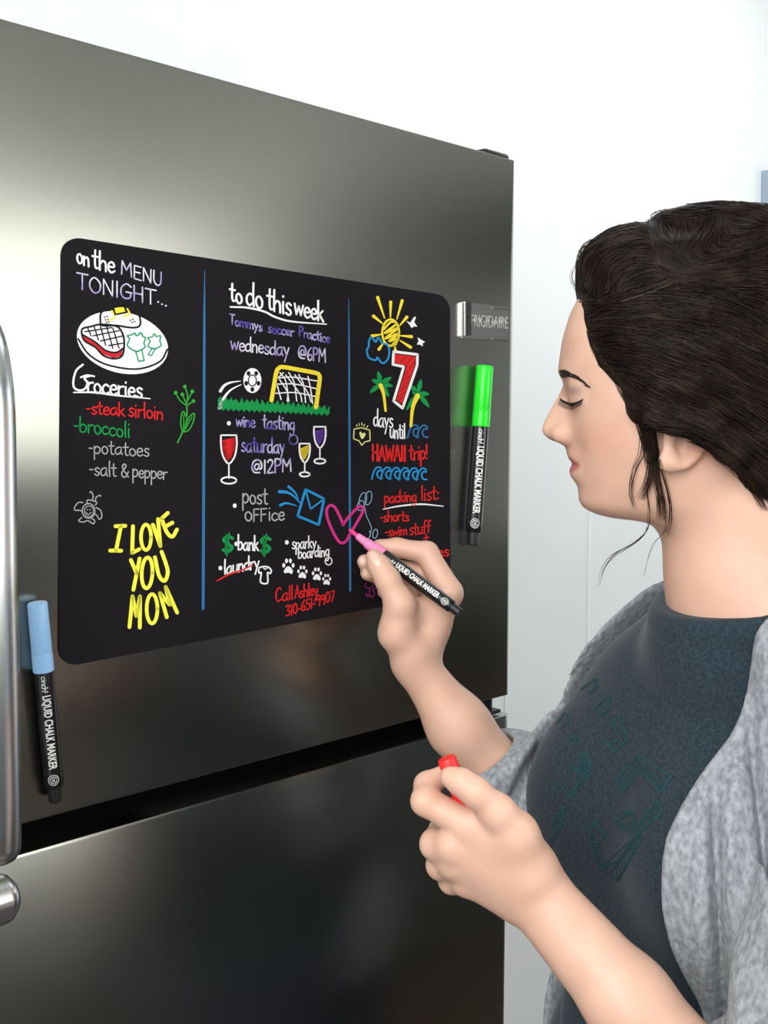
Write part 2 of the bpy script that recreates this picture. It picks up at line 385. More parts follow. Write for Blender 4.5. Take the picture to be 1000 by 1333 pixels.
G = {   # single-stroke handwriting: (advance, strokes); '!' = straight segments
'a':(5,"4,4.6 2.5,5 .8,3.6 .5,1.5 1.6,.1 3.2,1 4,4.6;4,5 4,1.5 4.6,0"), 'b':(4.6,".6,9.4 .5,4 .6,0;.6,3 2,4.9 3.7,4 3.8,1.6 2.4,.1 .6,.6"),
'c':(4,"3.6,4.2 2.2,5 .7,3.6 .6,1.4 2,.1 3.6,.9"), 'd':(4.8,"4,9.4 3.9,4 4.2,0;3.9,4 2.4,4.9 .7,3.6 .6,1.3 2,.1 3.9,1.6"),
'e':(4.2,".7,2.6 3.5,3 3.2,4.7 1.8,5 .6,3.4 .7,1.2 2.2,0 3.8,1"), 'f':(3.6,"3.6,8.6 2.4,9.2 1.6,7 1.4,0;.2,4.8 3.1,5"),
'g':(4.6,"3.8,4.5 2.3,5 .7,3.6 .8,1.4 2.2,.4 3.8,1.8;3.9,5 3.9,0 3.2,-3 1.8,-3.6 .6,-2.6"), 'h':(4.6,".6,9.4 .5,4 .6,0;.6,2.8 2,4.8 3.4,4.4 3.8,2.5 3.8,0"),
'i':(1.9,".9,5 .8,2.5 1,0;.9,7.2 .95,7.5"), 'k':(4.3,"!.6,9.4 .6,0;!3.4,5 .8,2.4;!1.4,2.9 3.8,0"), 'l':(1.9,".9,9.4 .8,4 1,0"),
'm':(6.6,".5,5 .6,0;.6,3 1.8,4.8 3,4 3.1,0;3.1,3 4.4,4.8 5.6,4 5.8,0"), 'n':(4.5,".5,5 .6,0;.6,3 2,4.8 3.4,4 3.7,0"),
'o':(4.4,"2.2,5 .8,4 .6,1.8 1.9,0 3.5,.9 3.7,3.4 2.2,5"), 'p':(4.6,".6,5 .6,0 .6,-4;.6,3 2,4.9 3.7,4 3.8,1.6 2.4,.1 .6,.8"),
'r':(3.5,".6,5 .7,0;.7,2.8 1.7,4.6 3.3,4.9"), 's':(3.8,"3.3,4.4 2,5 .9,4.1 1.4,2.8 2.9,2 3.2,.8 2,0 .5,.6"), 't':(3.5,"1.6,8.4 1.5,2 2.1,.2 3.2,.4;.1,5.4 3.2,5.6"),
'u':(4.6,".6,5 .6,1.4 1.8,0 3.3,1 3.8,5;3.8,5 3.9,1.2 4.4,0"), 'v':(4,"!.3,5 1.9,0 3.7,5"), 'w':(6,"!.3,5 1.4,0 2.9,4.2 4.2,0 5.6,5"),
'y':(4.3,"!.4,5 2.1,.8;!3.8,5 2,-.2 .8,-3.8"), 'A':(5,"!.2,0 2.4,9 4.6,0;!.9,3.2 3.9,3.2"), 'C':(5,"4.4,7.6 2.8,9 .8,6.5 .6,2.4 2.2,0 4.4,1.2"),
'E':(4.6,"!4,9 .7,9 .6,0 4.1,0;!.7,4.7 3.4,4.8"), 'F':(4.3,"!3.9,9 .7,9 .7,0;!.7,4.8 3.3,4.9"), 'G':(5.3,"4.6,7.6 2.8,9 .8,6.4 .6,2.2 2.2,0 4.2,1 4.5,3.8;!2.6,4 5,4"),
'H':(4.9,"!.6,9 .6,0;!4,9 4,0;!.6,4.6 4,4.6"), 'I':(2,"!.9,9 .9,0"), 'M':(6.2,"!.5,0 .8,9 2.9,3.5 5,9 5.4,0"), 'N':(5.2,"!.6,0 .6,9 4.2,0 4.3,9"),
'O':(5.6,"2.7,9 .9,7 .6,3 2.4,0 4.5,1.6 4.8,6 2.7,9"), 'P':(4.6,"!.7,9 .7,0;.7,9 3,8.8 4,7 3,4.8 .7,4.4"), 'T':(4.9,"!.2,9 4.7,9;!2.4,9 2.4,0"),
'U':(5,".6,9 .6,2.6 2.2,0 3.9,1.8 4.2,9"), 'W':(6.4,"!.3,9 1.6,0 3.1,7 4.5,0 6,9"), 'S':(4,"3.6,8.2 2,9 .8,7.4 1.6,5 3.2,3.6 3.2,1 1.8,0 .4,1"),
'0':(4.6,"2.2,9 .8,6.5 .7,2.5 2.2,0 3.8,2.5 3.8,6.5 2.2,9"), '1':(2.2,"!1.1,9 1.1,0"), '2':(4.4,".6,7.2 2,9 3.6,7.4 2.6,4 .6,.2 4,.3"), '3':(4.4,".6,8 2.2,9 3.6,7.4 1.8,4.9 3.8,3.2 2.8,.4 .5,.6"),
'5':(4.4,"!3.7,9 .9,9 .8,5.2;.8,5.2 2.8,5.4 3.8,3 2.6,.3 .5,.6"), '6':(4.4,"3.2,9 1.2,6 .6,2.4 2,0 3.8,1.6 3.2,4.2 .8,3"), '7':(4.2,"!.4,9 3.8,9 1.4,0"), '9':(4.4,"3.6,6.6 2.2,9 .7,7.4 1.2,4.9 3.6,6 3.7,8;3.7,8 3.6,3 3,0"),
'@':(7,"4.6,5.6 3,6 2,4 3,2.4 4.4,3.4 4.8,6;4.8,6 4.8,3 6,3 6.2,6 4.4,8.6 1.6,7.8 .5,4 1.8,.8 5,.4"), '&':(5,"4.6,0 1.2,6 2,8.4 3.2,7 .8,3 1.2,.4 3,.2 4.6,3.4"),
'!':(1.8,"!.9,9 .9,3;.9,.3 .95,0"), '-':(3,"!.4,2.8 2.4,2.9"), ':':(1.8,".9,4.2 .95,4;.9,.6 .95,.4"), '.':(2,".9,.2 .95,0"), ' ':(3,""), }
def write(ink, s, x0, y0, x1, y1, h, w=2.0, slant=0.0, jit=0.0, seed=1):
    """h = height in pixels of 9 units (a capital letter)"""
    rnd = random.Random(seed)
    adv = sum(G[c][0] for c in s); k = 1.0/adv
    bx_, by_ = x1-x0, y1-y0; x = 0.0
    for c in s:
        a, st = G[c]; dj = rnd.uniform(-jit, jit); hs = h/9.0*(1+rnd.uniform(-jit, jit)*0.08)
        for q in [z for z in st.split(';') if z]:
            sharp = q[0] == '!'; pts = []
            for pr in q.lstrip('!').split():
                gx, gy = map(float, pr.split(','))
                f = (x+gx)*k
                pts.append((x0+bx_*f + slant*gy*hs, y0+by_*f + dj - gy*hs))
            if len(pts) == 2 and abs(pts[0][0]-pts[1][0]) + abs(pts[0][1]-pts[1][1]) < 0.6: ink.dot(pts[0], w*0.62)
            else: ink.line(pts, w, smooth=not sharp)
        x += a
def words(name, color, items, label=None):
    k = Ink()
    for it in items: write(k, *it[:7], **(it[7] if len(it) > 7 else {}))
    return k.done(name, color, label)
def c2(scale, ox, oy):
    return lambda *pts: [(ox+x*scale, oy+y*scale) for x, y in pts]
A1 = c2(.27, 70, 290); A2 = c2(.27, 70, 590); B1 = c2(.2, 260, 340); B2 = c2(.2026, 260, 540); C1 = c2(.1726, 440, 370); C2_ = c2(.21, 410, 580)

J = dict(jit=0.6)
# left column
words('handwriting', 'white', [('on', 99.5, 342, 117, 347, 21, 2.8, J), ('the', 120, 348.5, 150, 356, 24, 2.8, J)], 'white handwriting on the menu heading')
words('handwriting', 'lilac', [('MENU', 157, 357, 212, 373, 17.5, 2.0, J), ('TONIGHT', 99.5, 376, 204, 397, 20, 2.0, J)], 'lilac handwriting of the menu heading')
k = Ink(); [k.dot(p, 1.2) for p in ((206, 393), (211, 396), (216, 398))]; k.done('handwriting', 'lilac', 'lilac dots after the menu heading')
k = Ink(); k.lift -= 0.0001; k.fell((159.5, 446.0), 60.5, 39.5, 0.25); k.done('plate_drawing', 'white', 'white drawn dinner plate')
k = Ink(); k.lift += 0.00012
k.line(A1((118,560),(170,635),(260,685),(400,705),(510,670),(548,610)), 2.6)
k.line(A1((225,490),(300,498),(330,530),(340,580),(330,640),(290,655),(240,640),(200,600),(150,570),(135,535),(140,510),(180,500),(225,490)), 2.8)
k.line(A1((140,540),(200,575),(250,615),(300,625),(335,605)), 2.6)
k.line(A1((235,495),(225,470),(232,430),(290,405),(350,405),(400,430),(418,470),(410,500),(370,505),(300,495),(235,495)), 2.8)
for a, b in (((165,510),(180,545)),((195,500),(215,565)),((225,498),(250,590)),((255,500),(285,605)),((285,508),(315,605)),((150,525),(280,505)),((190,545),(315,520)),((225,570),(335,545)),((265,592),(335,580))): k.line(A1(a, b), 1.9)
for p in ((245,455),(258,452),(250,468),(262,466),(255,480),(265,478),(370,470),(382,465),(378,480),(390,476)): k.dot(A1(p)[0], 1.1)
k.line(A1((288,408),(340,398),(350,432),(296,442),(288,408)), 2.8, smooth=False)
k.done('plate_drawing', 'ink', 'black outlines of the drawn steak and potato')
k = Ink(); k.lift += 0.0001; k.fill(A1((142,545),(200,578),(250,618),(300,628),(333,610),(325,642),(290,652),(240,635),(200,597),(150,568))); k.done('plate_drawing', 'darkred', 'red side of the drawn steak')
k = Ink(); k.lift += 0.00005; k.fill(A1((292,410),(338,402),(346,430),(299,438))); k.line(A1((280,425),(295,455),(270,470)), 2.5); k.line(A1((355,415),(365,440),(335,450)), 2.5); k.done('plate_drawing', 'yellow', 'yellow drawn butter')
k = Ink(); k.lift += 0.0001
k.line(A1((400,620),(375,610),(355,590),(365,560),(355,545),(375,540),(390,532),(400,545),(420,530),(430,548),(442,555),(435,580),(440,600),(415,615),(400,620)), 2.2); k.line(A1((395,620),(410,668),(436,664),(425,615)), 2.2, smooth=False)
k.line(A1((475,605),(455,595),(465,570),(452,555),(475,550),(485,535),(495,548),(515,545),(512,570),(518,590),(495,605),(475,605)), 2.0); k.line(A1((475,605),(455,635),(472,640),(490,605)), 2.0, smooth=False)
k.done('plate_drawing', 'teal', 'green drawn broccoli')
k = Ink(); k.line(A1((175,738),(148,748),(162,772),(150,800),(122,808),(97,792),(96,752),(110,710),(140,684)), 3.0); k.line(A1((130,745),(160,735),(195,740)), 2.4)
write(k, 'roceries', 113, 510, 186, 518, 22, 2.8, jit=.5); k.line(A1((95,818),(200,818),(300,832),(465,848)), 2.4, taper=[1.5,2.8,2.4,1.2]); k.done('handwriting', 'white', 'white underlined groceries heading')
words('handwriting', 'red', [('-steak', 112, 538, 163, 541.5, 17, 2.1, J), ('sirloin', 167, 542, 213, 546.5, 19, 2.1, J)], 'red handwriting in the groceries list')
words('handwriting', 'green', [('-broccoli', 96, 561, 170, 570, 19.5, 2.2, J)], 'green handwriting in the groceries list')
words('handwriting', 'grey', [('-potatoes', 115, 589.5, 195, 594.5, 17.5, 1.7, J), ('-salt', 116, 617.5, 152, 621, 18.5, 1.7, J), ('&', 157, 621, 168, 621, 18, 1.7), ('pepper', 172, 621, 218, 624, 17.5, 1.7, J)], 'grey handwriting in the groceries list')
k = Ink()
k.line(A1((640,880),(645,830),(632,790)), 1.6); k.line(A1((642,882),(610,858),(588,822)), 1.6); k.line(A1((642,882),(672,860)), 1.6); k.line(A1((644,860),(668,815)), 1.6); k.line(A1((640,872),(620,830)), 1.6)
for p in ((632,790),(588,820),(620,828),(668,813),(673,860)): k.dot(A1(p)[0], 2.4)
k.line(A1((642,880),(640,950),(620,1010),(597,1060)), 1.8); k.line(A1((620,1010),(612,960),(622,910),(638,930),(640,950),(628,1000)), 1.6); k.line(A1((622,1010),(650,1000),(672,960),(678,920),(655,935),(640,970),(628,1005)), 1.6); k.line(A1((625,995),(628,925)), 1.2); k.line(A1((632,1000),(668,935)), 1.2)
k.done('flower_drawing', 'lime', 'green drawn flower')
k = Ink(); k.ell(A2((168,278))[0], 8.2, 9.5, 1.7); k.ell(A2((170,280))[0], 5.8, 7, 1.2)
k.line(A2((140,238),(118,238),(100,262),(104,275),(125,275),(135,280)), 1.6); k.line(A2((205,262),(225,275),(232,305),(220,318),(208,300),(200,295)), 1.6); k.line(A2((135,310),(120,325),(140,332),(165,325),(190,340),(197,325),(180,312)), 1.6)
k.line(A2((160,240),(165,225),(205,235),(202,250)), 1.6); k.line(A2((185,228),(190,205),(180,185),(174,190)), 1.6); k.line(A2((200,232),(205,212),(222,203),(226,208)), 1.6); k.line(A2((155,285),(168,295),(180,285)), 1.2); k.dot(A2((162,272))[0], .8); k.dot(A2((174,272))[0], .8)
k.done('bee_drawing', 'grey', 'pale drawn bee')
k = Ink(); w = 5.0
for st in [((298,352),(345,350)),((324,352),(300,470)),((272,469),(325,470)),((382,352),(378,480)),((378,480),(412,463)),((478,345),(514,448)),((514,448),(503,318)),((520,315),(550,288)),((545,350),(572,335)),((372,515),(400,580)),((414,508),(384,658)),((365,838),(380,690)),((380,690),(398,785)),((398,785),(416,690)),((416,690),(415,840)),((545,790),(512,675)),((512,675),(560,730)),((560,730),(540,645)),((540,645),(595,768))]: k.line(A2(*st), w)
k.line(A2((520,315),(545,380),(572,402),(594,368)), w)
k.ell(A2((445,405))[0], 6.5, 16.5, w-.4); k.ell(A2((450,577))[0], 7, 20, w-.2, .05); k.line(A2((488,502),(508,590),(535,615),(550,575),(540,530),(520,475)), w); k.ell(A2((474,750))[0], 7, 19, w-.3)
k.done('handwriting', 'lemon', 'thick yellow I LOVE YOU MOM')
k = Ink(); k.line([(266.5,352),(266,420),(265.5,560),(264.5,792)], 4, taper=[.7,2.8,3.6,3.6]); k.done('divider_line', 'deepblue')
k = Ink(); k.line([(454,388),(454.5,450),(455,560),(456,769)], 4, taper=[.6,2.2,2.8,2.8]); k.done('divider_line', 'deepblue')
# middle column
words('handwriting', 'white', [('to', 299, 391, 316, 396, 23, 3.0, J), ('do', 320, 397, 343, 402, 28, 3.0, J), ('this', 347.5, 402, 380, 411, 27, 3.0, J), ('week', 383, 409, 422, 419, 24, 3.0, J)], 'white to do heading')
k = Ink(); k.line([(300,399.5),(322,400.5),(344,405.5),(358,412.5),(380,418.5),(425,422)], 2.5, taper=[2,2.6,2.6,2.4,1.5]); k.done('underline', 'white')
words('handwriting', 'violet', [('Tommys', 299, 422, 342, 431, 12.5, 1.9, J), ('soccer', 349, 433, 383, 438, 13, 1.9, J), ('Practice', 389, 438, 430, 447, 13, 1.9, J)], 'violet note about practice')
words('handwriting', 'lilac', [('wednesday', 300, 455, 377, 464, 18.5, 2.0, J), ('@6PM', 388, 467, 425, 471.5, 17, 2.0, J)], 'lilac day and time')
k = Ink(); k.fell((328.6, 495.4), 11.7, 16.2)
for p, wd in (((288,508),3),((288,530),3)): k.dot(p, 1.6)
k.line([(287,509),(292,502),(300,498),(313,496)], 3, taper=[4,3,1]); k.line([(285.5,531),(291,519),(300,508),(314,500.5)], 3, taper=[4.4,3,1]); k.done('soccer_ball_drawing', 'white', 'white drawn football in flight')
k = Ink(); k.lift += 0.0001
for i in range(5):
    a = math.pi/2 + 2*math.pi*i/5; k.dot((328.6+8.4*math.cos(a), 495.4+11.5*math.sin(a)), 2.5, 3.1)
k.ell((328.6,495.4), 5.2, 7.2, 1.6)
k.done('soccer_ball_drawing', 'ink', 'black patches of the drawn football')
k = Ink(); top = []; rnd = random.Random(4)
xs_ = np.linspace(284, 429, 44)
for i, x in enumerate(xs_): top.append((x+rnd.uniform(-1, 1), 516+(x-284)*0.075 + (0 if i % 2 else 6) + rnd.uniform(-1.5, 1.5)))
k.fill(top + [(x, 531+(x-284)*0.05 + (0 if i % 2 else 3.5)) for i, x in list(enumerate(xs_))[::-1]]); k.done('grass_drawing', 'green', 'green drawn grass strip')
k = Ink(); k.lift += 0.00008; k.line([(353.5,521),(357,500),(360,484),(363.5,479),(369,477.8),(390,481.5),(411,485.5),(415.5,488.5),(416.3,494),(414,511),(411.5,530)], 5.5); k.done('goal_drawing', 'yellow', 'yellow drawn goal frame')
k = Ink(); k.lift += 0.00004
for a in [((522,725),(560,780),(580,910)),((580,725),(615,790),(632,910)),((645,738),(675,800),(690,920)),((705,750),(722,830),(735,925)),((510,760),(610,755),(765,780)),((505,800),(620,800),(760,830)),((495,860),(620,855),(750,880)),((510,760),(545,725)),((505,810),(530,900)),((520,770),(570,850),(570,912)),((560,740),(650,860),(665,915)),((620,740),(700,850),(725,915))]: k.line(B1(*a), 1.7)
k.done('goal_drawing', 'white', 'white drawn goal net')
for p in ((298,551),(305.6,658.3),(307.6,708),(287,739.5),(373.5,706)):
    k = Ink(); k.dot(p, 2.5, 2.9); k.done('bullet_dot', 'white')
words('handwriting', 'violet', [('wine', 307, 555, 332.5, 556.5, 16, 2.0, J), ('tasting', 342, 558, 384, 559.5, 18, 2.0, J), ('saturday', 314, 588, 371, 590, 20, 2.1, J)], 'violet wine tasting note')
words('handwriting', 'lilac', [('@12PM', 327, 617, 380.5, 614, 17.5, 2.2, J)], 'lilac time of the wine tasting')
k = Ink(); k.ell((382,572.2), 5.6, 6.2, 1.6); k.done('handwriting', 'violet', 'violet curl under the wine note')
def glass(cx, y0, y1, hw, yf, col, label):
    k = Ink(); h = y1-y0
    k.line([(cx-hw, y0),(cx-hw, y0+.35*h),(cx-hw*.72, y0+.75*h),(cx, y1),(cx+hw*.72, y0+.75*h),(cx+hw, y0+.35*h),(cx+hw*.95, y0)], 2.4); k.line([(cx-hw, y0),(cx+hw*.95, y0)], 2.2)
    k.line([(cx, y1),(cx, yf-3)], 2); k.ell((cx, yf), hw*.95, hw*.42, 2.4); k.done('wine_glass_drawing', 'white', 'white outline of ' + label)
    k = Ink(); k.lift += 0.0001; rnd = random.Random(int(cx)); zz = []
    for i in range(9):
        f = (i+.5)/9; y = y0+4+(h-9)*f; ww = (hw-2.2)*(1 if f < .5 else 1-.75*(f-.5)/.5)
        zz += [(cx-ww, y+2.0), (cx+ww, y-2.0)]
    k.line(zz, 2.2, smooth=False); k.done('wine_glass_drawing', col, col + ' wine of ' + label)
glass(298, 566.5, 603.5, 10.3, 625.3, 'red', 'the large drawn glass')
glass(396.8, 577.5, 602, 6.8, 617.5, 'yellow', 'the small drawn glass')
glass(416.5, 555.5, 583, 7.6, 600.3, 'purple', 'the upper drawn glass')
words('handwriting', 'grey', [('post', 315, 655, 349, 656.5, 21, 2.0, J), ('o', 318, 678, 329, 678, 21, 2.0), ('FF', 329, 679, 348, 678, 16, 2.0), ('ice', 349, 678, 371, 677, 18.5, 2.0, J)], 'grey post office note')
k = Ink(); k.line([(397.8,637),(422,649.4),(415,683),(387.6,671.7),(397.8,637)], 3.2, smooth=False); k.line([(397.8,637),(404.5,662.6),(422,649.4)], 2.6, smooth=False)
k.line([(364,640),(374,641),(382,645.5),(390,654)], 3, taper=[4.4,3,1.4]); k.line([(376,633.6),(384,641),(388.5,650)], 3, taper=[3.6,2.4,1.2]); k.line([(365,657.6),(373,655),(386,658.3)], 3, taper=[3.4,2.6,1.2]); k.done('envelope_drawing', 'blue', 'blue drawn envelope')
for cx, cy in ((296.8,708.8),(345.6,710)):
    k = Ink(); k.line([(cx+6,cy-8),(cx,cy-10.5),(cx-5.5,cy-6),(cx,cy-1),(cx+5.5,cy+4),(cx,cy+9),(cx-6,cy+7)], 4.2); k.line([(cx+1.5,cy-15),(cx-1.5,cy+14.5)], 2); k.line([(cx-2,cy-13),(cx-3.5,cy+12)], 1.6); k.done('dollar_sign_drawing', 'green')
words('handwriting', 'white', [('bank', 309.5, 716, 337, 716.5, 18, 2.3, J), ('laundry', 291.5, 748, 338, 739, 17.5, 2.3, J)], 'white errands')
words('handwriting', 'white', [('sparky', 380, 715, 412, 713, 15.5, 1.8, J), ('boarding', 388, 727.5, 429, 723.5, 14.5, 1.8, J)], 'white boarding note')
k = Ink(); k.ell((427.8,730.5), 4.4, 4.9, 1.5); k.done('handwriting', 'white', 'white curl of the boarding note')
k = Ink(); k.line(B2((380,985),(405,975),(440,978),(460,1000),(452,1020),(436,1015),(436,1080),(392,1075),(396,1015),(383,1018),(378,995)), 2.2); k.line(B2((405,975),(420,992),(440,978)), 1.6)
k.done('shirt_drawing', 'white', 'white drawn shirt outline')
k = Ink(); k.lift += 0.0001; k.line([(282.7,756),(300,747),(314,742.5),(329,735.5)], 2.2, taper=[1.6,2.4,2.2,1.4]); k.done('strike_line', 'red')
for cx, cy, s in ((375.5,738,1.0),(393.7,745.5,.84),(412.6,748,.84),(425.3,755,.72)):
    k = Ink(); k.fill([(cx-5*s,cy+8*s),(cx-5.5*s,cy+4*s),(cx,cy-1*s),(cx+5.5*s,cy+4*s),(cx+4.5*s,cy+9*s),(cx,cy+7.5*s)], True)
    for dx, dy in ((-6,-2),(-2.4,-8),(2.6,-8),(6.2,-2)): k.dot((cx+dx*s, cy+dy*s), 1.9*s, 3.0*s)
    k.done('paw_print_drawing', 'white')
words('handwriting', 'red', [('Call', 358.5, 784, 382, 779.5, 17, 2.0, J), ('Ashley', 384, 779, 414.5, 774.5, 16, 2.0, J), ('310-651-9907', 372, 803, 436, 781.5, 13.5, 1.9, J)], 'red note with a number')
# right column
k = Ink(); k.ell((508.7,433), 11, 17.2, 3.0)
for a, b in (((300,100),(352,255)),((398,135),(396,250)),((485,125),(445,262)),((520,248),(468,310)),((555,395),(475,388)),((548,475),(470,425)),((268,240),(335,295)),((258,390),(325,378)),((310,490),(345,440)),((433,500),(430,470))): k.line(C1(a, b), 3, taper=[4.2,1.6])
k.line(C1((345,340),(400,285),(440,300),(350,370),(455,330),(355,410),(460,370),(385,430),(455,410),(405,462),(440,450)), 3.0); k.done('sun_drawing', 'yellow', 'yellow drawn sun')
k = Ink(); k.lift += 0.00006; k.line(C1((255,400),(235,425),(232,470),(218,500),(235,555),(285,572),(297,552),(325,588),(350,592),(378,560),(388,500),(370,455),(335,445),(305,402),(285,435),(255,400)), 2.6); k.done('cloud_drawing', 'blue', 'blue drawn cloud')
k = Ink()
k.fill(C1((515,275),(545,290),(575,245),(590,248),(575,285),(600,320),(575,318),(555,330),(540,305))); k.fill(C1((595,455),(608,430),(600,400),(630,420),(658,435),(640,445),(640,470),(620,455))); k.done('bird_drawing', 'white', 'two white drawn birds')
k = Ink(); k.lift += 0.00012; k.line(C1((420,508),(600,530),(598,610),(488,935),(420,880),(497,622),(415,605),(420,508)), 3.4, smooth=False); k.done('number_drawing', 'white', 'white outline of the large seven')
k = Ink(); k.lift += 0.00008; k.fill(C1((432,528),(585,545),(580,605),(485,905),(440,872),(520,615),(425,590))); k.done('number_drawing', 'red', 'red filled seven')
k = Ink(); k.lift += 0.00010
for a, b in (((500,690),(530,660)),((490,730),(545,690)),((480,770),(535,730)),((465,810),(525,765)),((455,850),(510,810)),((450,875),(500,850)),((525,600),(560,545)),((470,590),(520,540)),((540,640),(580,580))): k.line(C1(a, b), .8)
k.done('number_drawing', 'ink', 'dark hatching in the seven')
def palm(c, fr_, tr, trunk):
    k = Ink(); k.lift += 0.00003
    for (tx, ty) in fr_:
        mx, my = (c[0]+tx)/2, (c[1]+ty)/2; dx, dy = tx-c[0], ty-c[1]; L_ = math.hypot(dx, dy); nx, ny = -dy/L_, dx/L_
        k.fill(C1((c[0], c[1]), (mx+nx*18, my+ny*18), (tx, ty), (mx-nx*18, my-ny*18)), True)
    k.done('palm_tree_drawing', 'green', 'green fronds of a drawn palm')
    k = Ink(); k.lift += 0.00016; k.line(C1(*trunk), 4, taper=tr); k.done('palm_tree_drawing', 'yellow', 'yellow trunk of a drawn palm')
palm((325,748), ((302,655),(405,700),(415,770),(385,850),(240,820),(255,720)), [5.5,4,3], ((322,762),(345,830),(360,955)))
palm((605,820), ((628,715),(690,830),(690,930),(515,950),(540,760),(560,820)), [6.5,4.5,3.5], ((600,842),(565,930),(550,1070)))
words('handwriting', 'white', [('days', 486, 555, 512, 556.5, 21, 2.0, J), ('until', 507.5, 570, 528, 571, 19, 2.0, J)], 'white days until')
def wave(k, x, y, s): k.line([(x-6*s,y+9*s),(x-3*s,y-2*s),(x+2*s,y-8*s),(x+7*s,y-7*s),(x+8*s,y-3*s),(x+4*s,y-3*s),(x+1.5*s,y+2*s),(x+4*s,y+7*s),(x+9*s,y+8*s)], 2.3)
k = Ink(); wave(k, 536.5, 561, .95); wave(k, 548.5, 561.5, .95); k.done('wave_drawing', 'deepblue', 'two small blue drawn waves')
k = Ink()
for i in range(6): wave(k, 489.5+i*11.6, 615.5+(.3*i), .9)
k.done('wave_drawing', 'blue', 'row of blue drawn waves')
k = Ink(); k.line(C1((122,1092),(180,1082),(240,1100),(243,1180),(205,1188),(180,1215),(160,1182),(118,1165),(122,1092)), 1.7, smooth=False); k.fill(C1((182,1168),(168,1145),(162,1122),(172,1112),(184,1126),(196,1120),(208,1128),(204,1145)), True)
for a, b in (((140,1060),(145,1072)),((158,1050),(162,1066)),((180,1045),(182,1065)),((200,1055),(197,1070)),((225,1068),(217,1080))): k.line(C1(a, b), 1.2)
k.done('speech_bubble_drawing', 'pale', 'pale yellow drawn speech bubble')
words('handwriting', 'red', [('HAWAII', 484.5, 600, 529, 600, 20, 3.0, J), ('trip!', 533, 599, 557, 597, 19, 2.4, J)], 'bold red trip note')
words('handwriting', 'red', [('packing', 500, 655, 542.5, 652, 14.5, 1.9, J), ('list:', 548, 652, 572, 650, 18, 1.9, J), ('-shorts', 495, 679, 533, 678, 13.5, 1.8, J), ('-swim', 501.5, 698, 530.5, 696.5, 13, 1.8, J), ('stuff', 533, 697, 561, 693, 16, 1.8, J), ('-t', 545, 710, 559, 708, 14, 1.8), ('-clothes', 530, 727, 585, 723.5, 14, 1.9, J)], 'red packing list')
k = Ink(); k.line([(498.5,663),(520,658.8),(548,656.3),(577,659)], 1.8, taper=[1,2,2.2,1.2]); k.done('underline', 'white')
k = Ink(); k.ell(C2_((332,325))[0], 4.2, 9, 1.1, .2); k.ell(C2_((298,335))[0], 4.6, 9, 1.1, .2); k.ell(C2_((284,372))[0], 4.4, 6.5, 1.1, .3); k.line(C2_((310,385),(318,430),(335,470),(350,510),(342,555)), 1.0); k.ell(C2_((374,547))[0], 3, 6, 1.2, .2); k.line(C2_((340,530),(344,560),(330,575)), 1.4); k.done('balloon_drawing', 'paleblue', 'thin pale blue drawn balloons')
k = Ink(); k.lift += 0.00018; k.line(C2_((178,492),(150,430),(125,385),(98,370),(74,395),(78,450),(110,530),(145,590),(170,604),(195,590),(220,545),(265,470),(300,400),(288,378),(265,385),(225,425),(196,460),(174,492)), 3.6); k.done('heart_drawing', 'pink', 'pink heart being drawn')
k = Ink()
for a in [((310,815),(322,835),(345,830),(355,812)),((318,850),(312,875),(340,885),(362,865),(355,845)),((340,885),(338,920),(355,940),(370,915),(360,890),(395,885)),((318,915),(325,935),(340,925)),((375,835),(385,850),(370,860))]: k.line(C2_(*a), 1.3)
k.done('doodle_drawing', 'magenta', 'purple doodle under the hand')

# ------------------------------------------------------------------ chalk markers
M['barrel'] = mat('black_marker_barrel', (0.008, 0.008, 0.009, 1), 0.22)
M['print'] = mat('white_print', lin(238,238,236), 0.5)
def lathe_bm(prof, seg=32):
    bm = bmesh.new(); rings = []
    for r, z in prof: rings.append([bm.verts.new((r*math.cos(2*math.pi*k/seg), r*math.sin(2*math.pi*k/seg), z)) for k in range(seg)])
    for a, b in zip(rings, rings[1:]):
        for k in range(seg): bm.faces.new((a[k], a[(k+1)%seg], b[(k+1)%seg], b[k]))
    bm.faces.new(rings[0][::-1]); bm.faces.new(rings[-1]); bmesh.ops.recalc_face_normals(bm, faces=bm.faces)
    return bm
def child(o, parent):
    o.parent = parent; o.matrix_parent_inverse = Matrix.Identity(4); return o
def wrap_print(r, items, parent, name):
    """white print wrapped round a barrel of radius r about the local z axis, centred on local +x; read from z_top downwards"""
    vs = []; fs = []
    for me, co, za, zb, a_c, hgt, bold in items:
        x0, x1 = co[:,0].min(), co[:,0].max(); y0, y1 = co[:,1].min(), co[:,1].max(); b = len(vs)
        for c in co:
            z = za + (zb-za)*(c[0]-x0)/(x1-x0); s = ((c[1]-y0)/(y1-y0)-0.5)*hgt + a_c
            vs.append((r*math.cos(s/r), r*math.sin(s/r), z))
        fs += [tuple(b+i for i in p.vertices) for p in me.polygons]
    return child(mesh(name, vs, fs, M['print']), parent)
def strokes_mesh(strokes, w):
    """flat ribbon lettering in 2-D for small script and emblems"""
    v = []; f = []
    for st in strokes:
        p = catmull(st, 6) if len(st) > 2 else np.array(st, float)
        t = np.gradient(p, axis=0); t /= np.linalg.norm(t, axis=1)[:, None]+1e-9; nr = np.c_[-t[:,1], t[:,0]]*w/2
        b = len(v)
        for a, c in zip(p+nr, p-nr): v.append((*a, 0)); v.append((*c, 0))
        f += [(b+2*i, b+2*i+1, b+2*i+3, b+2*i+2) for i in range(len(p)-1)]
    me = bpy.data.meshes.new('s'); me.from_pydata(v, [], f); return me, np.array(v)
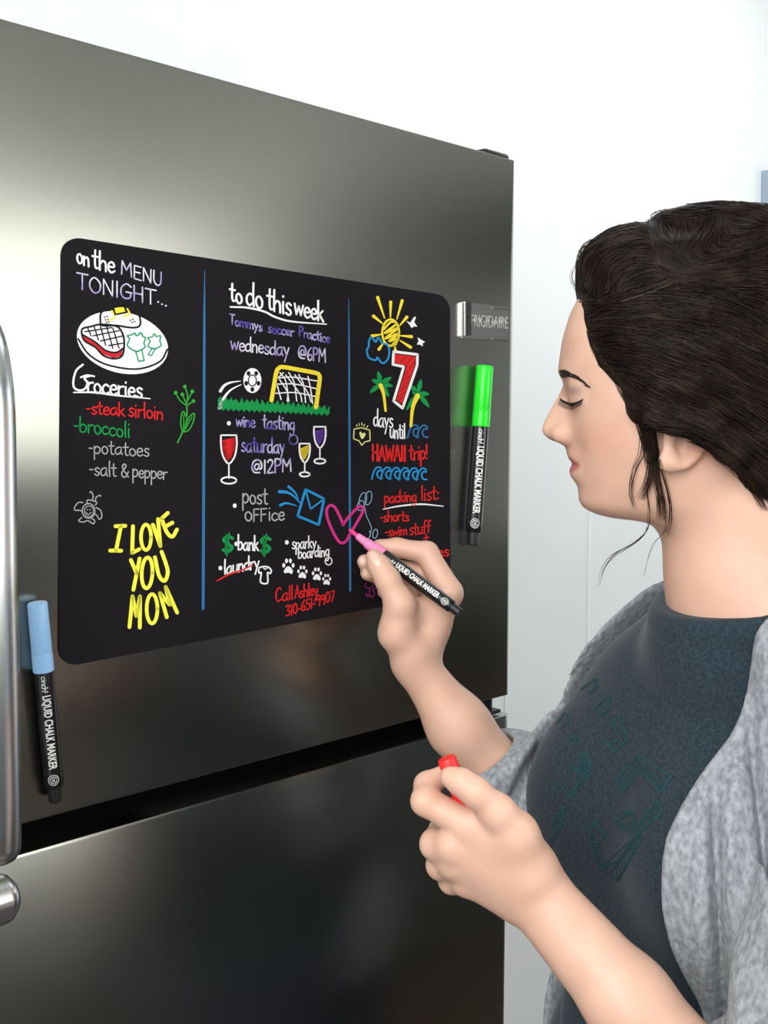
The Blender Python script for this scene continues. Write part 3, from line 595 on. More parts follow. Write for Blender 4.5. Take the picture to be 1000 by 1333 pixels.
def slice_flat(me, co):
    bm = bmesh.new(); bm.from_mesh(me); y0, y1 = co[:,1].min(), co[:,1].max()
    bmesh.ops.remove_doubles(bm, verts=bm.verts, dist=1e-5)
    for k in range(1, 8):
        bmesh.ops.bisect_plane(bm, geom=bm.verts[:]+bm.edges[:]+bm.faces[:], plane_co=(0, y0+(y1-y0)*k/8, 0), plane_no=(0, 1, 0))
    m2 = bpy.data.meshes.new('s'); bm.to_mesh(m2); bm.free()
    c = np.empty(len(m2.vertices)*3); m2.vertices.foreach_get('co', c); return m2, c.reshape(-1, 3)
def glyph_strokes(s):
    out = []; x = 0
    for c in s:
        a, st = G[c]
        for q in [z for z in st.split(';') if z]:
            pts = [(x+float(u.split(',')[0]), float(u.split(',')[1])) for u in q.lstrip('!').split()]
            if len(pts) == 2 and abs(pts[0][0]-pts[1][0])+abs(pts[0][1]-pts[1][1]) < .6: pts = [(pts[0][0]-.35, pts[0][1]), (pts[0][0]+.35, pts[0][1])]
            if q[0] == '!' and len(pts) > 2: out += [[a_, b_] for a_, b_ in zip(pts, pts[1:])]
            else: out.append(pts)
        x += a
    return out
def circle(cx, cy, r, a0=0, a1=360): return [(cx+r*math.cos(math.radians(a0+(a1-a0)*k/16)), cy+r*math.sin(math.radians(a0+(a1-a0)*k/16))) for k in range(17)]
def marker(name, label, cap, cap_r=0.0074, with_cap=True):
    t = thing(name, label, 'marker', (0, 0, 0), 'chalk markers')
    zc = 0.099 if with_cap else 0.1015
    child(sm(from_bm('barrel', lathe_bm([(0.0060,0.011),(0.0068,0.0125),(0.0070,0.02),(0.0070,zc-0.004),(0.0066,zc)]), M['barrel']), 50), t)
    child(sm(from_bm('end_plug', lathe_bm([(0.0040,0.0),(0.0049,0.0008),(0.0051,0.004),(0.0051,0.011),(0.0058,0.0115)]), M['black']), 40), t)
    sc = 0.0115/0.005
    big = text_mesh('LIQUID CHALK MARKER', 0.0, 0.028)
    big = slice_flat(*big)
    br = strokes_mesh(glyph_strokes('cinch!'), 1.0)
    pr = wrap_print(0.00715, [(big[0], big[1], 0.082, 0.0265, 0.0, 0.0072, 1)], t, 'barrel_lettering')
    pr2 = wrap_print(0.00715, [(br[0], br[1], 0.0965, 0.0845, 0.0, 0.0048, 0)], t, 'barrel_lettering')
    em = strokes_mesh([circle(0,0,3.2), circle(0,0,2.1,100,440), [(-1,1),(-.9,-1)], [(.1,1),(.1,-1)], [(.1,.1),(1.1,1)], [(.4,.2),(1.1,-1)]], .36)
    wrap_print(0.00715, [(em[0], em[1], 0.0225, 0.0145, 0.0, 0.0080, 0)], t, 'emblem')
    if with_cap:
        r = cap_r
        c = child(sm(from_bm('cap', lathe_bm([(r*0.97,0.0985),(r*1.02,0.0990),(r*1.02,0.1115),(r*0.985,0.1118),(r*0.985,0.1124),(r*1.0,0.1128),(r*0.97,0.1485),(r*0.9,0.1497),(r*0.80,0.15)]), cap), 35), t)
        c['label'] = 'coloured cap of the marker'
    return t
M['cap_blue'] = mat('pale_blue_plastic', lin(158,205,250), 0.35)
M['cap_green'] = mat('bright_green_plastic', lin(30,225,40), 0.3)
M['pink'] = mat('pink_plastic', lin(250,140,190), 0.4)
M['nib'] = mat('pink_nib', lin(224,60,140), 0.7)
def pose(o, bottom, top, face, length=0.150):
    z = (top-bottom); s = z.length/length; z.normalize()
    x = (face - z*face.dot(z)).normalized(); y = z.cross(x)
    o.matrix_world = Matrix.Translation(bottom) @ Matrix((x, y, z)).transposed().to_4x4() @ Matrix.Scale(s, 4)
mb = marker('chalk_marker', 'black chalk marker with a pale blue cap, on the door beside the tall handle', M['cap_blue'])
pose(mb, door_pt(72.5, 1043, 0.0085), door_pt(48.5, 784, 0.0085), Vector((0.28, -0.95, 0)))
mg = marker('chalk_marker', 'black chalk marker with a bright green cap, on the door below the maker badge', M['cap_green'])
pose(mg, door_pt(615, 710, 0.0108), door_pt(631.5, 476, 0.0108), Vector((0.05, -1, 0)))
# ------------------------------------------------------------------ distance-field modelling kit
class Field:
    def __init__(s, lo, hi, h):
        s.lo = np.array(lo, float); s.h = h; s.n = tuple(int(math.ceil((b-a)/h))+1 for a, b in zip(lo, hi))
        s.F = np.full(s.n, 0.05, np.float32)
    def win(s, lo, hi):
        a = np.maximum(np.floor((np.array(lo)-s.lo)/s.h).astype(int), 0); b = np.minimum(np.ceil((np.array(hi)-s.lo)/s.h).astype(int)+1, s.n)
        return a, b
    def axes(s, a, b):
        ax = [(s.lo[i] + np.arange(a[i], b[i])*s.h).astype(np.float32) for i in range(3)]
        return ax[0][:, None, None], ax[1][None, :, None], ax[2][None, None, :]
    def put(s, fn, lo, hi, k=0.0, mode='u'):
        a, b = s.win(lo, hi)
        if (b <= a).any(): return
        sl = tuple(slice(x, y) for x, y in zip(a, b))
        d = fn(*s.axes(a, b)).astype(np.float32); F = s.F[sl]
        s.F[sl] = smin(F, d, k) if mode == 'u' else smax(F, -d if mode == 's' else d, k)
    def cap(s, p, q, r1, r2, k=0.01):
        p, q = np.array(p, float), np.array(q, float); m = max(r1, r2)+k+0.012
        s.put(lambda x, y, z: f_cap(x, y, z, p, q, r1, r2), np.minimum(p, q)-m, np.maximum(p, q)+m, k)
    def chain(s, pts, rads, k=0.006, kin=0.004):
        """a finger: its own small field, joined to the rest with its own softness"""
        pts = [np.array(p, float) for p in pts]; m = max(rads)+k+0.012
        lo = np.min(pts, axis=0)-m; hi = np.max(pts, axis=0)+m
        def fn(x, y, z):
            d = None
            for i in range(len(pts)-1):
                e = f_cap(x, y, z, pts[i], pts[i+1], rads[i], rads[i+1])
                d = e if d is None else smin(d, e, kin)
            return d
        s.put(fn, lo, hi, k)
    def ell(s, c, axes, rad, k=0.01, mode='u'):
        c = np.array(c, float); m = max(rad)+k+0.012
        s.put(lambda x, y, z: f_ell(x, y, z, c, axes, rad), c-m, c+m, k, mode)
    def surf(s):
        F = s.F; S = F < 0; nx, ny, nz = s.n
        c = np.zeros((nx-1, ny-1, nz-1), np.uint8)
        for i in (0, 1):
            for j in (0, 1):
                for k in (0, 1): c += S[i:nx-1+i, j:ny-1+j, k:nz-1+k]
        act = np.flatnonzero(((c > 0) & (c < 8)).ravel()); I, J_, K = np.unravel_index(act, c.shape)
        acc = np.zeros((len(act), 3)); cnt = np.zeros(len(act))
        corner = [(i, j, k) for i in (0, 1) for j in (0, 1) for k in (0, 1)]
        val = {o: F[I+o[0], J_+o[1], K+o[2]].astype(float) for o in corner}
        for o in corner:
            for ax in range(3):
                if o[ax] == 0:
                    q = list(o); q[ax] = 1; q = tuple(q); a, b = val[o], val[q]; m = (a < 0) != (b < 0)
                    t = np.where(m, a/np.where(m, a-b, 1), 0)
                    for d in range(3): acc[:, d] += np.where(m, o[d] + (t if d == ax else 0), 0)
                    cnt += m
        V = (np.c_[I, J_, K] + acc/cnt[:, None])*s.h + s.lo
        faces = []
        st = (c.shape[1]*c.shape[2], c.shape[2], 1)
        for ax in range(3):
            b, d = [(1, 2), (2, 0), (0, 1)][ax]
            sl0 = [slice(None)]*3; sl1 = [slice(None)]*3; sl0[ax] = slice(0, -1); sl1[ax] = slice(1, None)
            for w in (b, d): sl0[w] = slice(1, -1); sl1[w] = slice(1, -1)
            e = S[tuple(sl0)] != S[tuple(sl1)]; idx = np.array(np.nonzero(e)).T
            if not len(idx): continue
            idx[:, b] += 1; idx[:, d] += 1
            inside = S[idx[:, 0], idx[:, 1], idx[:, 2]]
            base = idx @ np.array(st); q = np.c_[base-st[b]-st[d], base-st[d], base, base-st[b]]
            q[~inside] = q[~inside][:, ::-1]
            faces.append(q)
        Q = np.searchsorted(act, np.vstack(faces))
        return V, Q
def smin(a, b, k):
    if k <= 0: return np.minimum(a, b)
    h = np.maximum(k-np.abs(a-b), 0)/k
    return np.minimum(a, b) - h*h*k*0.25
def smax(a, b, k): return -smin(-a, -b, k)
def f_cap(x, y, z, p, q, r1, r2):
    d = q-p; L2 = float(d@d)+1e-12
    t = np.clip(((x-p[0])*d[0]+(y-p[1])*d[1]+(z-p[2])*d[2])/L2, 0, 1)
    return np.sqrt((x-p[0]-t*d[0])**2+(y-p[1]-t*d[1])**2+(z-p[2]-t*d[2])**2) - (r1+(r2-r1)*t)
def f_ell(x, y, z, c, axes, rad):
    k0 = 0; k1 = 0
    for e, r in zip(axes, rad):
        q = (x-c[0])*e[0]+(y-c[1])*e[1]+(z-c[2])*e[2]
        k0 = k0 + (q/r)**2; k1 = k1 + (q/(r*r))**2
    k0 = np.sqrt(k0); k1 = np.sqrt(k1)+1e-6
    return k0*(k0-1)/k1
def np_mesh(name, V, Q, m, parent, smooth=True):
    me = bpy.data.meshes.new(name); n = len(Q); k = Q.shape[1]
    me.vertices.add(len(V)); me.vertices.foreach_set('co', np.asarray(V, np.float32).ravel())
    me.loops.add(n*k); me.loops.foreach_set('vertex_index', Q.astype(np.int32).ravel())
    me.polygons.add(n); me.polygons.foreach_set('loop_start', np.arange(0, n*k, k, dtype=np.int32))
    me.update(calc_edges=True)
    return link(name, me, m, parent, smooth)
def relax(V, Q, it=2, lam=0.5):
    for _ in range(it):
        S = np.zeros_like(V); C = np.zeros(len(V))
        for a in range(4):
            for b in (1, 3):
                np.add.at(S, Q[:, a], V[Q[:, (a+b) % 4]]); np.add.at(C, Q[:, a], 1)
        V = V + lam*(S/np.maximum(C, 1)[:, None]-V)
    return V
def vnoise(x, y, z, seed, s):
    """cheap smooth pseudo-noise from a few sines"""
    r = np.random.RandomState(seed); out = 0
    for i in range(5):
        d = r.normal(size=3); d /= np.linalg.norm(d); f = s*(0.7+0.8*r.rand()); out = out + np.sin(f*(d[0]*x+d[1]*y+d[2]*z)+r.rand()*6.28)
    return out/5

# ------------------------------------------------------------------ frames of the head and torso
HD = 0.97
ang = math.radians(9)
hf = np.array([-math.cos(ang), math.sin(ang), 0.0]); hl = np.array([-hf[1], hf[0], 0.0]); hu = np.array([0, 0, 1.0])
HO = np.array(P(850, 520, HD))
def huv(px, py):
    """where a photo pixel meets the head's middle plane -> (forward, up)"""
    a, b = ray(px, py); r = np.array([a, 1.0, b]); o = np.array([0, 0, EYE]); s = ((HO-o)@hl)/(r@hl)
    p = o+r*s-HO
    return float(p@hf), float(p@hu)
def HP(px, py, w=0.0):
    u, v = huv(px, py); return HO+hf*u+hu*v+hl*w
def hloc(x, y, z):
    x, y, z = x-HO[0], y-HO[1], z-HO[2]
    return x*hf[0]+y*hf[1], z + 0*x, x*hl[0]+y*hl[1]
HAX = (hf, hu, hl)
bf = np.array([-0.875, -0.484, 0.0]); bf /= np.linalg.norm(bf); bl = np.array([-bf[1], bf[0], 0.0]); BAX = (bf, bl, hu)

prof_t = [(775,340),(764,366),(756,389),(744.5,411),(733,443.5),(727.5,472),(726.3,484),(730.5,492),(733.5,499),(731.5,506),(728,513),(717,532),(708.5,549),(705.3,559),(708,566.6),(717,573),(729,577),(735.5,581),(737.5,588),(738.8,594),(741.5,599),(746.0,603.5),(742.6,608),(741,613),(742,619),(746.7,625),(751.5,632),(753,640),(753.2,649.5),(756,660),(763,668.5),(773,675),(790,681)]
prof_b = [(775,340),(764,366),(756,389),(744.5,411),(734,443),(731,472),(733.5,500),(737,530),(741,560),(744.5,590),(747,610),(750,630),(752.5,645),(756,660),(763,668.5),(773,675),(790,681)]
def prof_fn(pts):
    uv = np.array([huv(*p) for p in pts]); o = np.argsort(uv[:, 1]); u, v = uv[o, 0], uv[o, 1]
    vs = np.linspace(v[0], v[-1], 900); us = np.interp(vs, v, u)
    k = np.exp(-np.linspace(-2.2, 2.2, 17)**2); k /= k.sum(); us = np.convolve(np.pad(us, 8, mode='edge'), k, 'valid')
    return lambda q: np.interp(q, vs, us)
FT, FB = prof_fn(prof_t), prof_fn(prof_b)
def vat(py): return huv(800, py)[1]
def tab(pairs):
    ys = np.array([vat(a) for a, b in pairs]); bs = np.array([b for a, b in pairs]); o = np.argsort(ys)
    vs = np.linspace(ys.min(), ys.max(), 400); us = np.interp(vs, ys[o], bs[o]); k = np.ones(31)/31
    us = np.convolve(np.pad(us, 15, mode='edge'), k, 'valid')
    return lambda q: np.interp(q, vs, us)
WID = tab([(340,.060),(400,.067),(450,.071),(500,.0715),(540,.070),(580,.066),(620,.059),(650,.051),(672,.042),(690,.036)])
SIG = tab([(470,.016),(500,.0085),(530,.0095),(550,.0125),(566,.0155),(578,.013),(586,.012),(592,.019),(605,.020),(620,.020),(632,.024),(660,.028)])
PEX = tab([(340,2.2),(450,2.35),(540,2.3),(600,2.15),(640,2.05),(680,2.0)])
UC = huv(868, 520)[0]; V_EYE, V_BR = vat(517), vat(487)
def head_fn(x, y, z):
    u, v, w = hloc(x, y, z); vv = v.ravel()
    ft = FT(vv).reshape(v.shape); fb = FB(vv).reshape(v.shape); b = WID(vv).reshape(v.shape); sg = SIG(vv).reshape(v.shape); p = PEX(vv).reshape(v.shape)
    aw = np.abs(w)
    F = fb + (ft-fb)*np.exp(-(aw/sg)**2)
    F = F - 0.0055*np.exp(-((v-V_EYE)/0.011)**2-((aw-0.030)/0.0165)**2)          # eye sockets
    F = F + 0.0028*np.exp(-((v-V_BR)/0.008)**2-((aw-0.026)/0.014)**2)            # brow ridge
    F = F - 0.0022*np.exp(-((v-vat(588))/0.014)**2-((aw-0.030)/0.010)**2)        # beside the mouth
    a = F-UC; uu = u-UC
    front = (np.maximum(uu, 0)/a)**p; back = (np.maximum(-uu, 0)/0.050)**2
    g = (front + back + (aw/b)**p)**(1/p) - 1
    d = g*np.minimum(np.minimum(a, b), 0.06)*0.9
    vj = vat(674.5) + 0.22*np.maximum(UC+0.020-u, 0)
    d = smax(d, (vj-v)*0.95, 0.016)
    return smax(d, v-vat(352), 0.02)
def person_field(F, skin=True):
    lo, hi = HO-np.array([.16, .12, .13]), HO+np.array([.16, .12, .16])
    F.put(head_fn, lo, hi, 0.0)
    F.ell(HP(884, 447), HAX, (.088, .081, .0735), 0.014)                         # cranium
    F.cap(HP(934, 585), HP(968, 800), .0545, .0580, 0.028)                       # neck
    F.cap(HP(862, 640, .03), HP(905, 600, .04), .012, .016, .02)                 # jaw angles
    F.cap(HP(862, 640, -.03), HP(905, 600, -.04), .012, .016, .02)
    for sgn in (1, -1):
        F.ell(HP(732.5, 566, .0120*sgn), HAX, (.0082, .0066, .0058), .008)       # nostril wings
        F.ell(HP(759.5, 515, .0305*sgn), HAX, (.0135, .0125, .0145), .008)    # closed lids
        F.ell(HP(727, 574, .0075*sgn), HAX, (.0045, .0022, .0028), .002, 's')
        # ear: rim, lobe, bowl
        ex = .0715*sgn; sgn_l = sgn
        e1 = HP(883, 563, ex)
        th = math.radians(20); fa = hf*math.cos(th)+hu*math.sin(th); ua = -hf*math.sin(th)+hu*math.cos(th)
        tilt = math.radians(22)*sgn; fo = fa*math.cos(tilt)+hl*math.sin(tilt); lo_ = -fa*math.sin(tilt)+hl*math.cos(tilt)
        F.ell(e1, (fo, ua, lo_), (.0175, .0290, .0048), .005)
        F.ell(e1+lo_*0.0045*sgn_l-ua*.005+fo*.001, (fo, ua, lo_), (.0085, .0140, .0050), .003, 's')
        rim = [e1+fo*(.0155*math.cos(t))+ua*(.0265*math.sin(t)) for t in np.radians(np.linspace(-75, -335, 18))]
        rim = [r+lo_*.0025*sgn_l for r in rim]
        F.chain(rim, [.0030]*18, .003, .002)
        F.ell(e1-ua*.0255+fo*.006, (fo, ua, lo_), (.0085, .0085, .0042), .005)    # lobe
        F.ell(e1+fo*.0135-ua*.004, (fo, ua, lo_), (.0042, .006, .0040), .004)    # tragus
        F.chain([e1+fo*.004+ua*.016, e1-fo*.0065+ua*.004, e1-fo*.003-ua*.013], [.0024, .0028, .002], .003)
# torso joints
NB = np.array(P(962, 770, .985)); SH_R = np.array(P(888, 848, 1.16)); SH_L = np.array(P(1180, 832, .83))
CHEST = np.array(P(915, 985, 1.005)); WAIST = np.array(P(925, 1250, 1.01)); HIPS = np.array([WAIST[0], WAIST[1], 0.86])
EL_R = np.array(P(745, 1108, 1.10)); WR_R = np.array(P(539, 862, 1.087))
EL_L = np.array([.262, .775, .955]); WR_L = np.array(P(686, 1150, .845))
def torso_field(F, g=0.0, arms=True):
    F.ell(CHEST-hu*.024, BAX, (.091+g, .141+g, .150+g), .03)
    F.ell(WAIST, BAX, (.092+g, .125+g, .20+g), .06)
    F.ell(HIPS, BAX, (.105+g, .155+g, .14+g), .05)
    for q in (.074, -.074): F.ell(CHEST + bf*.054 + bl*q - hu*.052, BAX, (.058+g, .064+g, .070+g), .05)
    F.cap(NB-hu*.055, SH_R-hu*.012, .050+g, .044+g, .04); F.cap(NB-hu*.055, SH_L-hu*.012, .050+g, .044+g, .04)
    F.cap(HP(962, 760), NB*0.6+SH_R*0.4-hu*.012, .040+g, .036+g, .04); F.cap(HP(962, 760), NB*0.6+SH_L*0.4-hu*.012, .040+g, .036+g, .04)
BH = 0.0017
B = Field((-.06, .70, .80), (.50, 1.26, 1.64), BH)
person_field(B)
torso_field(B, -.006)
B.cap(SH_R, EL_R, .036, .031, .02); B.cap(SH_L, EL_L, .037, .032, .02)
# ---- right forearm and writing hand
MID_R = np.array(P(597, 945, 1.090))
B.cap(EL_R, MID_R, .0300, .0262, .03); B.cap(MID_R, WR_R, .0268, .0190, .020)
q_ = lambda *a: np.array(P(*a))
B.cap(WR_R, q_(560, 815, 1.10), .0195, .0185, .012)
B.cap(q_(545, 848, 1.092), q_(583, 774, 1.100), .0175, .0135, .010)
B.cap(q_(545, 848, 1.098), q_(573, 790, 1.114), .0175, .0135, .010)
B.cap(q_(540, 848, 1.102), q_(562, 806, 1.124), .0170, .0125, .010)
B.cap(q_(535, 850, 1.105), q_(552, 822, 1.130), .0150, .0115, .010)
B.chain([q_(533, 845, 1.080), q_(517, 824, 1.076), q_(521, 786, 1.071)], [.0165, .0160, .0140], .012, .01)
B.cap(q_(523, 800, 1.080), q_(562, 792, 1.100), .0125, .0130, .012)
B.chain([q_(521, 788, 1.071), q_(505, 755, 1.073), q_(494, 737, 1.078), q_(487, 725, 1.083)], [.0138, .0112, .0098, .0078], .006, .006)
B.chain([q_(584, 771, 1.101), q_(556, 720, 1.117), q_(517, 713, 1.120), q_(494, 712, 1.118)], [.0135, .0108, .0090, .0076], .006, .005)
B.chain([q_(573, 788, 1.115), q_(549, 748, 1.130), q_(507, 738, 1.129), q_(475, 731.5, 1.1135)], [.0132, .0106, .0090, .0076], .005, .005)
B.chain([q_(562, 806, 1.125), q_(536, 766, 1.142), q_(505, 754, 1.140), q_(479, 746, 1.1175)], [.0125, .0100, .0086, .0074], .005, .005)
B.chain([q_(552, 822, 1.131), q_(532, 787, 1.146), q_(514, 776, 1.147), q_(500, 770, 1.142)], [.0115, .0090, .0078, .0068], .005, .005)
# ---- left forearm and hand around the red cap
B.cap(EL_L, EL_L*.45+WR_L*.55, .032, .0300, .012); B.cap(EL_L*.45+WR_L*.55, WR_L, .0300, .0235, .012)
B.cap(WR_L, q_(640, 1105, .842), .0235, .0215, .014)
B.cap(q_(678, 1132, .836), q_(613, 1075, .832), .0185, .0125, .010)
B.cap(q_(676, 1142, .838), q_(590, 1100, .836), .0185, .0128, .010)
B.cap(q_(672, 1155, .842), q_(592, 1122, .842), .0175, .0120, .010)
B.cap(q_(668, 1165, .848), q_(608, 1146, .848), .0160, .0110, .010)
B.chain([q_(690, 1128, .835), q_(670, 1088, .826), q_(648, 1058, .820)], [.0185, .0160, .0125], .012, .01)
B.cap(q_(660, 1088, .834), q_(625, 1086, .834), .013, .012, .012)
B.chain([q_(650, 1058, .820), q_(619, 1031, .8175), q_(600, 1018, .8195), q_(585, 1011, .8225)], [.0125, .0098, .0088, .0070], .005, .006)
B.chain([q_(613, 1076, .832), q_(554, 1043, .838), q_(556, 1022, .853), q_(576, 1010, .8585)], [.0122, .0100, .0090, .0076], .005, .005)
B.chain([q_(590, 1099, .836), q_(567, 1099, .848), q_(575, 1082, .872), q_(602, 1070, .876)], [.0128, .0108, .0092, .0080], .005, .005)
B.chain([q_(592, 1122, .842), q_(574, 1126, .856), q_(586, 1112, .880), q_(612, 1098, .882)], [.0120, .0102, .0088, .0078], .005, .005)
B.chain([q_(608, 1146, .848), q_(588, 1146, .862), q_(600, 1132, .884), q_(622, 1118, .884)], [.0110, .0092, .0080, .0070], .005, .005)
V, Q = B.surf(); del B
V = relax(V, Q, 1, .4)

# ------------------------------------------------------------------ person: skin
M['skin'] = mat('skin', lin(226,180,156), 0.48)
M['skin'].node_tree.nodes['Principled BSDF'].inputs['Subsurface Weight'].default_value = 0.12
M['skin'].node_tree.nodes['Principled BSDF'].inputs['Subsurface Radius'].default_value = (1.0, 0.35, 0.2)
M['skin'].node_tree.nodes['Principled BSDF'].inputs['Subsurface Scale'].default_value = 0.006
N_, L_, b_ = nodes(M['skin'])
at_ = N_.new('ShaderNodeVertexColor'); at_.layer_name = 'pigment'
tc_ = N_.new('ShaderNodeTexCoord'); nz_ = N_.new('ShaderNodeTexNoise'); nz_.inputs['Scale'].default_value = 45; nz_.inputs['Detail'].default_value = 4
mx_ = N_.new('ShaderNodeMix'); mx_.data_type = 'RGBA'; mx_.blend_type = 'MULTIPLY'; mx_.inputs[0].default_value = 1.0
rp_ = N_.new('ShaderNodeValToRGB'); rp_.color_ramp.elements[0].position = .3; rp_.color_ramp.elements[1].position = .7
rp_.color_ramp.elements[0].color = (.93, .90, .89, 1); rp_.color_ramp.elements[1].color = (1, 1, 1, 1)
L_.new(tc_.outputs['Object'], nz_.inputs['Vector']); L_.new(nz_.outputs[0], rp_.inputs[0]); L_.new(at_.outputs[0], mx_.inputs[6]); L_.new(rp_.outputs[0], mx_.inputs[7]); L_.new(mx_.outputs[2], b_.inputs['Base Color'])
person = thing('person', 'woman in dark tee and grey cardigan with pinned-up dark hair, drawing on the chalkboard', 'person', (float(HIPS[0]), float(HIPS[1]), 0.0))
body = np_mesh('body', V, Q, M['skin'], person)
body['label'] = 'bare skin of face, neck, forearms and hands'
# pigment: lips, eye shadow, a little warmth on cheeks and knuckles
U_, V_, W_ = hloc(V[:, 0], V[:, 1], V[:, 2])
u0, v0 = huv(800, 520); pxm = 800 - (U_-u0)*F_PX/HD*1.0; pym = 520 - (V_-v0)*F_PX/HD
col = np.tile(np.array(lin(222,180,157)), (len(V), 1))
def blend(mask, c):
    global col
    m = np.clip(mask, 0, 1)[:, None]; col = col*(1-m) + np.array(lin(*c))*m
inhead = (V_ > vat(700)) & (np.abs(W_) < .09)
sstep = lambda x: np.clip(x, 0, 1)**2*(3-2*np.clip(x, 0, 1))
q = (pxm-738)/(758-738); top = 593.5+np.clip(q, 0, 1)*11; bot = 621.5-np.clip(q, 0, 1)*14
lip = sstep((pym-top)/3+.5)*sstep((bot-pym)/3+.5)*sstep((1.0-q)*4)*inhead*(np.abs(W_) < .03)
blend(lip*.9, (196,112,112))
blend(np.exp(-((pym-(603.6+(pxm-745)*.27))/1.3)**2)*(pxm > 742)*sstep((758-pxm)/4)*inhead*(np.abs(W_) < .03)*.7, (150,76,76))
sh = np.exp(-((pxm-746)/13)**2-((pym-511)/8.5)**2)*inhead*(np.abs(np.abs(W_)-.03) < .03)
blend(sh*.75, (128,96,94))
blend(np.exp(-((pxm-785)/32)**2-((pym-572)/26)**2)*inhead*.28*(pxm > 738), (224,140,112))
blend(np.exp(-((pxm-898)/22)**2-((pym-580)/22)**2)*inhead*.35*(np.abs(W_) > .055), (222,134,110))
ca = body.data.color_attributes.new('pigment', 'FLOAT_COLOR', 'POINT'); ca.data.foreach_set('color', col.astype(np.float32).ravel())
def bvh(o): 
    me = o.data; v = np.empty(len(me.vertices)*3, np.float32); me.vertices.foreach_get('co', v)
    return BVHTree.FromPolygons([tuple(a) for a in v.reshape(-1, 3).tolist()], [tuple(p.vertices) for p in me.polygons])
EYEV = Vector((0, 0, EYE))
def hit(tree, px, py, lift=0.0):
    a, b = ray(px, py); d = Vector((a, 1.0, b)).normalized()
    h = tree.ray_cast(EYEV, d)
    if h[0] is None: return None, None
    return h[0] + h[1]*lift, h[1]
T_BODY = bvh(body)
# ------------------------------------------------------------------ clothing
def heather(name, c1, c2, scale, bump, stretch=(1,1,1), lo=.35, hi=.65):
    m = noise_col(mat(name, c1, 0.9, 0.0, Specular_IOR_Level=0.15), c1, c2, scale, 5, stretch, lo, hi, bump, dist=0.0012)
    m.node_tree.nodes['Principled BSDF'].inputs['Sheen Weight'].default_value = 0.15
    return m
M['tee'] = heather('dark_teal_heather_jersey', lin(35,46,54), lin(51,64,74), 420, 0.35)
M['cardi'] = heather('grey_heather_knit', lin(124,129,134), lin(168,173,178), 230, 0.5, (1, 1, .6), .34, .66)
M['jeans'] = heather('dark_denim', lin(36,42,58), lin(52,60,80), 300, 0.3)
M['shoe'] = mat('white_canvas', lin(220,218,212), 0.7); M['sole'] = mat('rubber_sole', lin(200,198,190), 0.6)
def tloc(x, y, z, c):
    x, y, z = x-c[0], y-c[1], z-c[2]
    return x*bf[0]+y*bf[1], x*bl[0]+y*bl[1], z+0*x
HOLE = np.array(P(962, 752, .975)); HOLE_AX = Vector(tuple(-bf*0.30+hu*0.95)).normalized()
def hole_d(x, y, z, r=0.0615):
    """distance outside the neck opening: a leaning oval cylinder"""
    q, s, h = tloc(x, y, z, HOLE)
    a = q + 0.25*h
    d = (np.sqrt((a/1.0)**2+(s/1.12)**2) - r)
    return smax(d, (-h-.009-.22*q)+0*d, .012)
def tee_fn(F):
    torso_field(F, .003)
    for sh, dr, r in ((SH_R, EL_R, .036), (SH_L, EL_L, .048)):
        e = sh + (dr-sh)*.45; F.cap(sh-hu*.004, e, r, r-.002, .02)
    F.cap(HP(956, 782), HP(948, 845), .0625, .066, .02)
    def folds(x, y, z):
        q, s, h = tloc(x, y, z, CHEST)
        return 0
    return F
T = Field((.06, .70, .84), (.56, 1.26, 1.40), .0024)
tee_fn(T)
ax = T.axes(np.zeros(3, int), np.array(T.n))
q, s, h = tloc(*ax, CHEST)
fold = 0.0035*np.sin(44*(s*0.8+h*0.35)+1.2+3*vnoise(q, s, h, 3, 14))*np.clip((-h-.02)/.12, 0, 1)*np.clip(q/.06, 0, 1)
fold += 0.0022*vnoise(q, s, h, 5, 42)
dh = hole_d(*ax, r=.080)
rim = 0.0016*np.clip(1-np.abs(dh-.009)/.0085, 0, 1)**.5
T.F = (T.F - fold - rim).astype(np.float32)
T.F = smax(T.F, (-dh).astype(np.float32), .004)
T.F = smax(T.F, (0.86-ax[2]+0*ax[0]+0*ax[1]).astype(np.float32), .004)
V, Q = T.surf(); V = relax(V, Q, 2, .5)
tee = np_mesh('t_shirt', V, Q, M['tee'], person); del T
tee['label'] = 'dark teal heather crew-neck tee'

K = Field((.02, .58, .80), (.60, 1.28, 1.42), .0026)
torso_field(K, .0215)
K.cap(SH_R-hu*.004, EL_R, .040, .034, .03); K.cap(SH_L-hu*.004, EL_L, .060, .050, .008)
ax = K.axes(np.zeros(3, int), np.array(K.n))
q, s, h = tloc(*ax, CHEST)
phi = np.arctan2(s, q+.03)
amp = np.clip((np.abs(s)-.098-.02*np.clip((h+.02)/.2,0,1))/.02, 0, 1)
amp = amp*(.35+.65*np.clip((q+.06)/.05, 0, 1))*np.clip((.22-h)/.08, .15, 1)
fold = amp*np.where(s > 0, 1, .12)*(.0015-0.0155*np.exp(-(np.sin(17*(phi + .35*h) + .8*vnoise(q, s, h, 8, 8) + .5)/.36)**2) + 0.0016*np.sin(55*phi-4*h+1.5))
fold += 0.0012*vnoise(q, s, h, 11, 30)
near = .090 + .035*np.clip((h+.02)/.20, 0, 1) + .07*np.clip((h-.125)/.07, 0, 1)**2; far = .082 + .070*np.clip((.150-h)/.13, 0, 1)
front = np.maximum(np.maximum(s-near, -far-s), -(q+.09))        # <0 inside the open front
K.F = (K.F - fold).astype(np.float32)
hem = np.clip(1-np.abs(front-.006)/.006, 0, 1)
K.F = (K.F - .0015*hem).astype(np.float32)
K.F = smax(K.F, (-front).astype(np.float32), .007)
K.F = smax(K.F, (-hole_d(*ax, r=.070)).astype(np.float32), .008)
K.F = smax(K.F, (0.83-ax[2]+0*ax[0]+0*ax[1]).astype(np.float32), .006)
